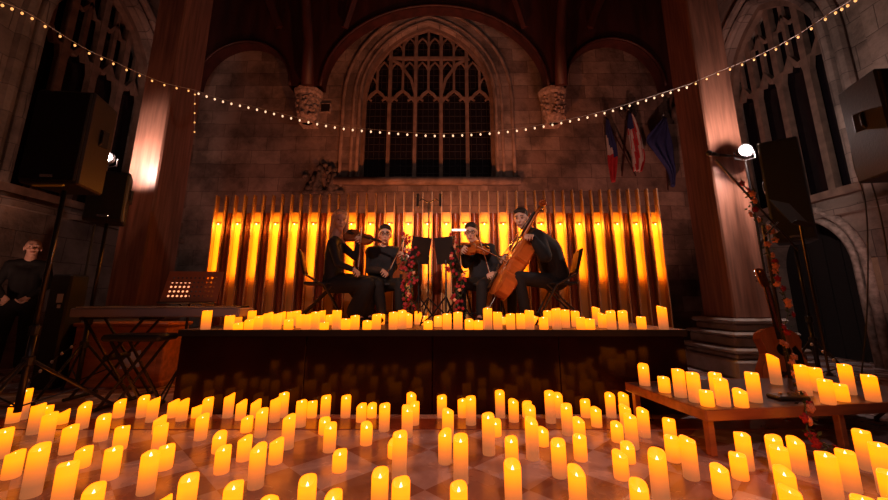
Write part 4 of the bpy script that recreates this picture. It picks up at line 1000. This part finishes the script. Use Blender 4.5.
# ------------------------------------------------------------------ garlands
def garland(label, path, n, seed, reds=.6, size=.028, r=.03):
    rnd = random.Random(seed); pts = catmull(path, 8); m = MB(); m.tube(pts, .004, 5); o = m.build('flower_garland', 'leaf'); tag(o, label, 'garland', 'flower garlands')
    lf = MB()
    for k in range(n*4):
        p = pts[rnd.randrange(len(pts))]+V((rnd.uniform(-r, r), rnd.uniform(-r, r), rnd.uniform(-r, r))); d = V((rnd.uniform(-1,1), rnd.uniform(-1,1), rnd.uniform(-1,1))).normalized()*.035; q = d.cross(V((rnd.random(), .3, 1))).normalized()*.012
        lf.add([p, p+d*.5+q, p+d, p+d*.5-q], [(0,1,2,3)])
    l = lf.build('leaves', 'leaf', o); l['kind'] = 'stuff'
    fm = {}
    for k in range(n):
        mm = 'rose_red' if rnd.random() < reds else 'rose_pink'
        p = pts[int((k+.5)/n*(len(pts)-1))]+V((rnd.uniform(-r, r), rnd.uniform(-r, 0), rnd.uniform(-r, r)))
        if mm not in fm:
            f = MB(); f.ball((0,0,0), (size*.55, size*.5, size*.5), 8)
            for j in range(6):
                a = 2*PI*j/6; f.ball((math.cos(a)*size*.5, math.sin(a)*size*.25*0-size*.1, math.sin(a)*size*.5), (size*.42, size*.25, size*.42), 7)
            for j in range(5):
                a = 2*PI*j/5+.4; f.ball((math.cos(a)*size*.8, size*.15, math.sin(a)*size*.8), (size*.42, size*.16, size*.42), 7)
            fm[mm] = f.build('flower', mm, o, smooth=True); q = fm[mm]
        else: q = fm[mm].copy(); C.objects.link(q)
        q.location = p; q.rotation_euler = (rnd.uniform(-.7,.7), rnd.uniform(-3,3), rnd.uniform(-.7,.7))
garland('garland of small red roses hanging on the left music stand', [P(402,236,4.15), P(409,250,4.12), P(404,262,4.14), P(411,275,4.12), P(404,288,4.14), P(410,300,4.13), P(405,313,4.12)], 46, 1, .88, .019, .042)
garland('second strand of red roses, nearer the centre stand', [P(410,238,4.1), P(416,252,4.1), P(412,266,4.1), P(414,280,4.1), P(409,294,4.1), P(414,309,4.1)], 30, 5, .88, .017, .04)
garland('garland of dark red flowers hanging down by the viola player', [P(452,236,4.1), P(455,252,4.1), P(450,268,4.1), P(462,280,4.08), P(455,296,4.1), P(462,312,4.1)], 46, 2, .85, .018, .042)
# ------------------------------------------------------------------ boom microphone stand at the right
bx, by = 3.08, 3.6
e = thing('boom_stand', 'boom microphone stand wound with peach and red flowers, right side', 'microphone stand', (bx, by, 0))
hub = P(772, 225, by); m = MB(); m.tube([(0,0,.2), (0,0,hub.z)], .014, 10); m.build('pole', 'metal_dark', e)
a_, c_ = P(716, 160, by-.1), P(798, 250, by+.1)
o_ = V((bx, by, 0)); m = MB(); m.tube([a_-o_, c_-o_], .010, 8); m.build('boom', 'metal_dark', e)
m = MB(); m.tube([P(768, 224, by)-o_, P(778, 232, by-.03)-o_], .022, 8); m.tube([P(765, 236, by-.05)-o_, P(778, 222, by-.05)-o_], .008, 6); m.build('clutch', 'chrome', e)
for k in range(3):
    a = 2*PI*k/3+.1; m = MB(); m.tube([(0,0,.34), (math.cos(a)*.32, math.sin(a)*.32, .015)], .010, 8); m.build('leg', 'metal_dark', e)
m = MB(); q = P(718, 155, by-.12)-o_; q2 = P(707, 153, by-.16)-o_; m.tube([q+V((.14, .02, 0)), q], [.011, .015], 10); m.ball(q2+V((.02,0,0)), .027, 10); m.tube([q, q2+V((.02,0,0))], [.016, .022], 10); m.build('microphone', 'metal_dark', e, smooth=True)
m = MB(); m.tube(catmull([q+V((.14,.02,0)), P(745, 160, by)-o_, P(752, 185, by)-o_, P(762, 212, by)-o_]), .005, 6); m.build('cable', 'cord_dark', e)
garland('peach and red flower garland twisted down the boom microphone stand', [P(742,184,by-.04), P(750,192,by-.04), P(756,203,by-.05), P(752,213,by-.05), P(766,226,by-.04), P(770,240,by-.04), P(768,254,by-.05), P(776,268,by-.04), P(774,280,by-.05), P(784,294,by-.04), P(788,312,by-.04), P(784,330,by-.05), P(786,345,by-.05), P(790,362,3.45), P(797,382,3.2), P(803,396,2.85), P(806,412,2.6), P(808,430,2.52), P(818,440,2.5), P(830,446,2.46)], 40, 3, .5, .027, .03)
# second music stand at the right with an empty black tray
e = music_stand('black music stand with a tilted tray right of the floodlight', P(803, 240, 3.8).x, 3.8, 0, P(812, 222, 3.8).z, .45, .42, .28, 28, sheets=False)
# ------------------------------------------------------------------ guitar
def guitar(label, mtx):
    e = thing('acoustic_guitar', label, 'guitar'); e.matrix_world = mtx
    L = .5; pr_ = [(0,0), (.0,.35), (.03,.7), (.1,.92), (.22,1), (.35,.93), (.48,.74), (.58,.64), (.68,.66), (.8,.75), (.9,.68), (.97,.45), (1,.2), (1,0)]
    W = .2; R_ = [(W*w_, L*t) for t, w_ in pr_]; ol = R_[1:-1]+[(-x, y) for x, y in R_[-2:0:-1]]
    m = MB(); m.prism(ol, -.1, -.004, lambda u, v, t: V((u, v, t))); m.build('body', 'varnish_dark', e)
    m = MB(); m.prism([(x*.985, .25+(y-.25)*.985) for x, y in ol], -.004, .0, lambda u, v, t: V((u, v, t))); m.build('soundboard', 'guitar_top', e)
    m = MB(); m.lathe([(.05, .0005), (.05, .0012)], (0, .32, 0), 24); m.build('sound_hole', 'ebony', e)
    m = MB(); m.tube([(.058*math.cos(2*PI*k/28), .32+.058*math.sin(2*PI*k/28), .001) for k in range(28)], .004, 4, closed=True); m.build('rosette', 'maple', e)
    m = MB(); m.prism([(.055, .33), (.09, .36), (.12, .3), (.12, .22), (.07, .2), (.045, .26)], .0, .0015, lambda u, v, t: V((u, v, t))); m.build('pickguard', 'ebony', e)
    m = MB(); m.bbox((-.075, .13, 0), (.075, .155, .01), .003); m.build('bridge', 'ebony', e)
    m = MB(); m.prism([(-.029, .4), (.029, .4), (.022, .83), (-.022, .83)], .001, .008, lambda u, v, t: V((u, v, t)))
    nk = MB(); nk.tube([(0, .46, -.02), (0, .5, -.008), (0, .83, -.006)], [.03, .021, .02], 8); nk.build('neck', 'varnish_dark', e)

    for k in range(14): y = .83-.04*(k+1)*(1-.018*k)*.95; m.box((-.027, y, .008), (.027, y+.0018, .0095), 1)
    m.build('fretboard', ['ebony', 'chrome'], e)
    m = MB(); m.prism([(-.022, .83), (.022, .83), (.036, .86), (.032, 1.0), (.0, 1.01), (-.032, 1.0), (-.036, .86)], -.014, .002, lambda u, v, t: V((u, v, t-(v-.83)*.2))); m.build('headstock', 'varnish_dark', e)
    for k in range(6):
        s = -1 if k < 3 else 1; y = .885+.042*(k % 3); m = MB(); m.tube([(s*.028, y, -.018), (s*.048, y, -.018)], .003, 6); m.ball((s*.053, y, -.018), (.009, .007, .005), 8); m.tube([(s*.018, y, -.01), (s*.018, y, .006)], .0035, 6); m.build('tuning_peg', 'chrome', e)
    for k in range(6): x = -.02+.008*k; m = MB(); m.tube([(x*1.1, .143, .012), (x*.85, .83, .011), (x*.9, .9+.02*(k%3), -.006)], .0008, 4); m.build('string', 'chrome', e)
    return e
g0, g1 = P(796, 394, 3.72), P(762, 270, 3.98)
guitar('reddish acoustic guitar standing upright behind the low table', frame(g0, g1-g0, V((-.12, -.95, .1))) @ Matrix.Scale(1.2, 4))
gst = thing('guitar_stand', 'small black A-frame stand under the acoustic guitar', 'stand', (g0.x, g0.y, 0))
for s in (-1, 1):
    m = MB(); m.tube([(s*.14, -.12, .01), (s*.08, .0, g0.z-.02), (s*.02, .16, g0.z+.3)], .009, 6); m.build('leg', 'metal_dark', gst)
    m = MB(); m.tube([(s*.08, -.0, g0.z-.02), (s*.08, -.16, g0.z-.025), (s*.08, -.16, g0.z+.02)], .009, 6); m.build('cradle', 'black', gst)
m = MB(); m.tube([(0, .3, .01), (0, .16, g0.z+.3)], .009, 6); m.build('leg', 'metal_dark', gst)
# hanging cables at the right
for pts, lab in (([P(845,90,3.6), P(853,160,3.65), P(865,200,3.7), P(868,260,3.7), P(866,330,3.7), P(860,385,3.75)], 'thin dark cable dropping from the right loudspeaker, nearer the doorway'), ([P(868,172,3.3), P(878,205,3.3), P(886,245,3.3), P(893,300,3.3), P(897,370,3.2)], 'thin dark cable dropping from the right loudspeaker at the picture edge')):
    m = MB(); m.tube(catmull(pts), .006, 6); tag(m.build('cable', 'cord_dark'), lab, 'cable', 'hanging cables')
# ------------------------------------------------------------------ left corner: piano, stand, chest, person
e = thing('digital_piano', 'grey digital piano on a crossed stand left of the stage', 'piano', (P(165,310,4.1).x, 4.1, .0))
L_ = .86; m = MB(); m.bbox((-L_, -.15, .79), (L_, .16, .88), .012); m.build('case', 'piano_grey', e)
m = MB()
for k in range(52): x = -L_+.05+k*(2*L_-.1)/52; m.box((x, .0-.15+.01, .885), (x+(2*L_-.1)/52-.002, -.02, .892))
o = m.build('keyboard', 'white_key', e)
m = MB(); m.bbox((-L_+.05, .0, .88), (L_-.05, .15, .9), .005); m.build('control_panel', 'black', e)
xs = thing('keyboard_stand', 'black folding X-frame stand under the grey digital piano', 'stand', (-3.1, 4.1, 0))
for y in (-.12, .12):
    for s in (-1, 1): m = MB(); m.tube([(s*.30-.25, y, .02), (-s*.30-.25, y, .77)], .013, 4); m.build('leg', 'metal_dark', xs)
for s in (-1, 1):
    m = MB(); m.tube([(s*.30-.25, -.18, .02), (s*.30-.25, .18, .02)], .016, 6); m.build('foot_bar', 'black', xs)
    m = MB(); m.tube([(s*.30-.25, -.16, .775), (s*.30-.25, .16, .775)], .016, 6); m.build('top_bar', 'black', xs)
m = MB(); m.tube([(-.25, -.14, .395), (-.25, .14, .395)], .03, 10); m.build('pivot', 'black', xs)
e = thing('wooden_chest', 'reddish wooden chest behind the keyboard stand', 'chest', (-3.75, 4.75, 0))
m = MB(); m.bbox((-.5, -.2, .04), (.55, .2, .66), .01); m.build('case', 'wood_chest', e); m = MB(); m.bbox((-.53, -.22, .66), (.58, .22, .70), .01); m.build('lid', 'wood_chest', e); m = MB(); m.bbox((-.52, -.21, 0), (.57, .21, .06), .01); m.build('plinth', 'wood_chest', e)
m = MB(); m.bbox((-.45, -.21, .14), (-.02, -.2, .58), .004); m.bbox((.06, -.21, .14), (.48, -.2, .58), .004); m.build('front_panel', 'wood_chest', e)
p, q = P(120, 372, 4.5), P(141, 352, 4.5); b = MB(); b.add([P(119,369,4.5), P(139,367,4.5), P(141,350,4.52), P(127,353,4.52)], [(0,1,2,3)]); o = b.build('paper_sheet', 'paper'); o.modifiers.new('s', 'SOLIDIFY').thickness = .003; tag(o, 'white sheet of paper leaning on the wooden chest', 'paper')
e = thing('keyboard_bench', 'black X-legged padded bench before the wooden chest', 'bench', (P(148, 333, 3.8).x, 3.72, 0))
m = MB(); m.bbox((-.27, -.14, .59), (.27, .14, .65), .02); m.build('seat', 'black', e)
for y in (-.1, .1):
    for sg2 in (-1, 1): m = MB(); m.tube([(sg2*.2, y, .03), (-sg2*.19, y, .59)], .014, 4); m.build('leg', 'metal_dark', e)
for sg2 in (-1, 1): m = MB(); m.tube([(sg2*.2, -.15, .02), (sg2*.2, .15, .02)], .016, 6); m.build('foot_bar', 'black', e)
# perforated tray stand
p = P(188, 303, 3.95); e = thing('music_stand', 'copper-coloured perforated music stand left of the stage', 'music stand', (p.x, 3.95, 0), .12, 'music stands')
T = Matrix.Translation((0, .0, p.z-.0)) @ Matrix.Rotation(-.3, 4, 'X'); m = MB(); W_, Ht, nx, nz = .54, .34, 13, 7
cw, chh = W_/nx, Ht/nz
for i in range(nx):
    for j in range(nz):
        x, z = -W_/2+i*cw, j*chh; hole = 0 < i < nx-1 and 0 < j < nz-1
        if not hole: m.box((x, -.002, z), (x+cw, .002, z+chh), 0, T); continue
        cxx, czz, rr = x+cw/2, z+chh/2, cw*.27
        for k in range(8):
            a0, a1 = 2*PI*k/8, 2*PI*(k+1)/8
            def sq(a): c_, s_ = math.cos(a), math.sin(a); q_ = max(abs(c_), abs(s_)); return (cxx+c_/q_*cw/2, czz+s_/q_*chh/2)
            P1, P2 = sq(a0), sq(a1); Q1, Q2 = (cxx+rr*math.cos(a0), czz+rr*math.sin(a0)), (cxx+rr*math.cos(a1), czz+rr*math.sin(a1))
            m.add([T @ V((P1[0], 0, P1[1])), T @ V((P2[0], 0, P2[1])), T @ V((Q2[0], 0, Q2[1])), T @ V((Q1[0], 0, Q1[1]))], [(0,1,2,3)])
m.build('tray', 'copper_tray', e); m = MB(); m.bbox((-W_/2, -.06, -.01), (W_/2, .0, -.003), .002, 0, T); m.build('lip', 'metal_dark', e)
m = MB(); m.tube([(0, .03, .25), (0, .03, p.z+.05)], .012, 8); m.build('pole', 'metal_dark', e)
for k in range(3):
    a = 2*PI*k/3+.5; m = MB(); m.tube([(0,.03,.34), (math.cos(a)*.26, .03+math.sin(a)*.26, .01)], .009, 6); m.build('leg', 'metal_dark', e)
p = P(178, 292, 4.12); b = MB(); b.bbox((p.x-.13, p.y, p.z-.11), (p.x+.12, p.y+.02, p.z+.10), .01); o = tag(b.build('added_glow_panel', mat('added_panel_glow', (1, .6, .4), .4, emit=(1, .36, .16), es=1.6)), 'small added glowing panel seen through the holes of the perforated stand', 'lamp')  # glowing panel added so the tray holes show bright dots
m = MB(); m.tube([(p.x, p.y+.015, p.z-.1), (p.x, 4.2, .9)], .008, 6); m.build('lamp_neck', 'metal_dark', o)  # made-up neck for the added panel
# dark amplifier column with pale panel
p = P(81, 300, 4.62); e = thing('column_speaker', 'narrow black column speaker with a pale label, left of the chest', 'speaker', (p.x-.1, 4.55, 0))
m = MB(); m.bbox((-.12, -.12, 0), (.12, .12, 1.25), .02); m.build('cabinet', 'black', e); m = MB(); m.bbox((.0, -.126, .93), (.07, -.12, 1.03), .002); m.bbox((.02, -.126, .87), (.06, -.12, .91), .002); m.build('label_plate', 'paper', e)
# standing person at far left
XY = (-5.72, 5.25)
def S(x, y, z): return V((XY[0]+x, XY[1]+y, z))
Js = dict(z0=0, head=S(.03, -.02, 1.66), face=V((.75, -.65, 0)), neck=S(0, 0, 1.5), chest=S(0, 0, 1.3), pelvis=S(0, .02, .95),
    shL=S(.14, .1, 1.43), elL=S(.26, .08, 1.16), haL=S(.18, -.08, 1.0), shR=S(-.14, -.1, 1.43), elR=S(-.16, -.2, 1.15), haR=S(.0, -.22, 1.0),
    hipL=S(.07, .06, .9), knL=S(.09, .05, .5), anL=S(.09, .07, .09), toeL=S(.19, -.0, .045), hipR=S(-.07, -.05, .9), knR=S(-.07, -.08, .5), anR=S(-.08, -.08, .09), toeR=S(.0, -.2, .045))
person('balding person in dark clothes standing in the shadows, far left', Js, 'hair_grey', 'cloth_black', 'cloth_black', bald=True, sc_=1.1)
# ------------------------------------------------------------------ unseen lights added to brighten the hall
def added_light(name, label, p, tgt, power, col, ang, size=.08):
    d = (V(tgt)-V(p)).normalized(); e = thing(name, label, 'lamp', p, group='added unseen lights'); q = d.to_track_quat('-Z', 'Y').to_matrix()
    m = MB(); m.lathe([(.02, .14), (.06, .12), (.075, .02), (.08, -.02)], (0,0,0), 14, 0, q); m.build('housing', 'black', e)
    ld = bpy.data.lights.new('added_beam', 'SPOT'); ld.energy = power; ld.color = col; ld.spot_size = math.radians(ang); ld.spot_blend = .8; ld.shadow_soft_size = size
    lo = bpy.data.objects.new('added_beam', ld); C.objects.link(lo); lo.location = V(p)+d*.05; lo.rotation_euler = d.to_track_quat('-Z', 'Y').to_euler()
added_light('added_uplight', 'added floor light unseen behind the screen, aimed at the great window', (-.2, 5.9, .12), (-.2, 9, 6.6), 640, (1, .25, .07), 84)  # added uplights, hidden by the screen, wash the back wall
added_light('added_uplight', 'added floor light unseen behind the screen, left side', (-3.2, 6.3, .12), (-3.6, 9, 5), 240, (1, .29, .17), 100)
added_light('added_uplight', 'added floor light unseen behind the screen, right side', (3.0, 6.3, .12), (3.6, 9, 5), 330, (1, .34, .23), 100)
added_light('added_front_spot', 'added small spotlight, unseen out front, aimed at the players', (-1.5, -1.6, 3.4), (.1, 4.5, 1.65), 950, (1, .64, .5), 24)  # added front light, brightens the players' faces
added_light('added_floor_spot', 'added wide spotlight, unseen behind the viewer, aimed at the floor candles', (.6, -1.8, 4.6), (0, 2.6, 0), 230, (1, .62, .62), 62, .2)  # added wash light, lifts the floor and candle bases
added_light('added_uplight', 'added floor light, out of view beside the left wall', (-5.0, 3.3, .12), (-6.3, 4.6, 3.4), 115, (1, .48, .33), 100)  # added uplights, lift the dark side walls
added_light('added_uplight', 'added floor light, out of view beside the right wall', (5.0, 3.5, .12), (6.3, 5.0, 3.2), 100, (1, .55, .48), 100)
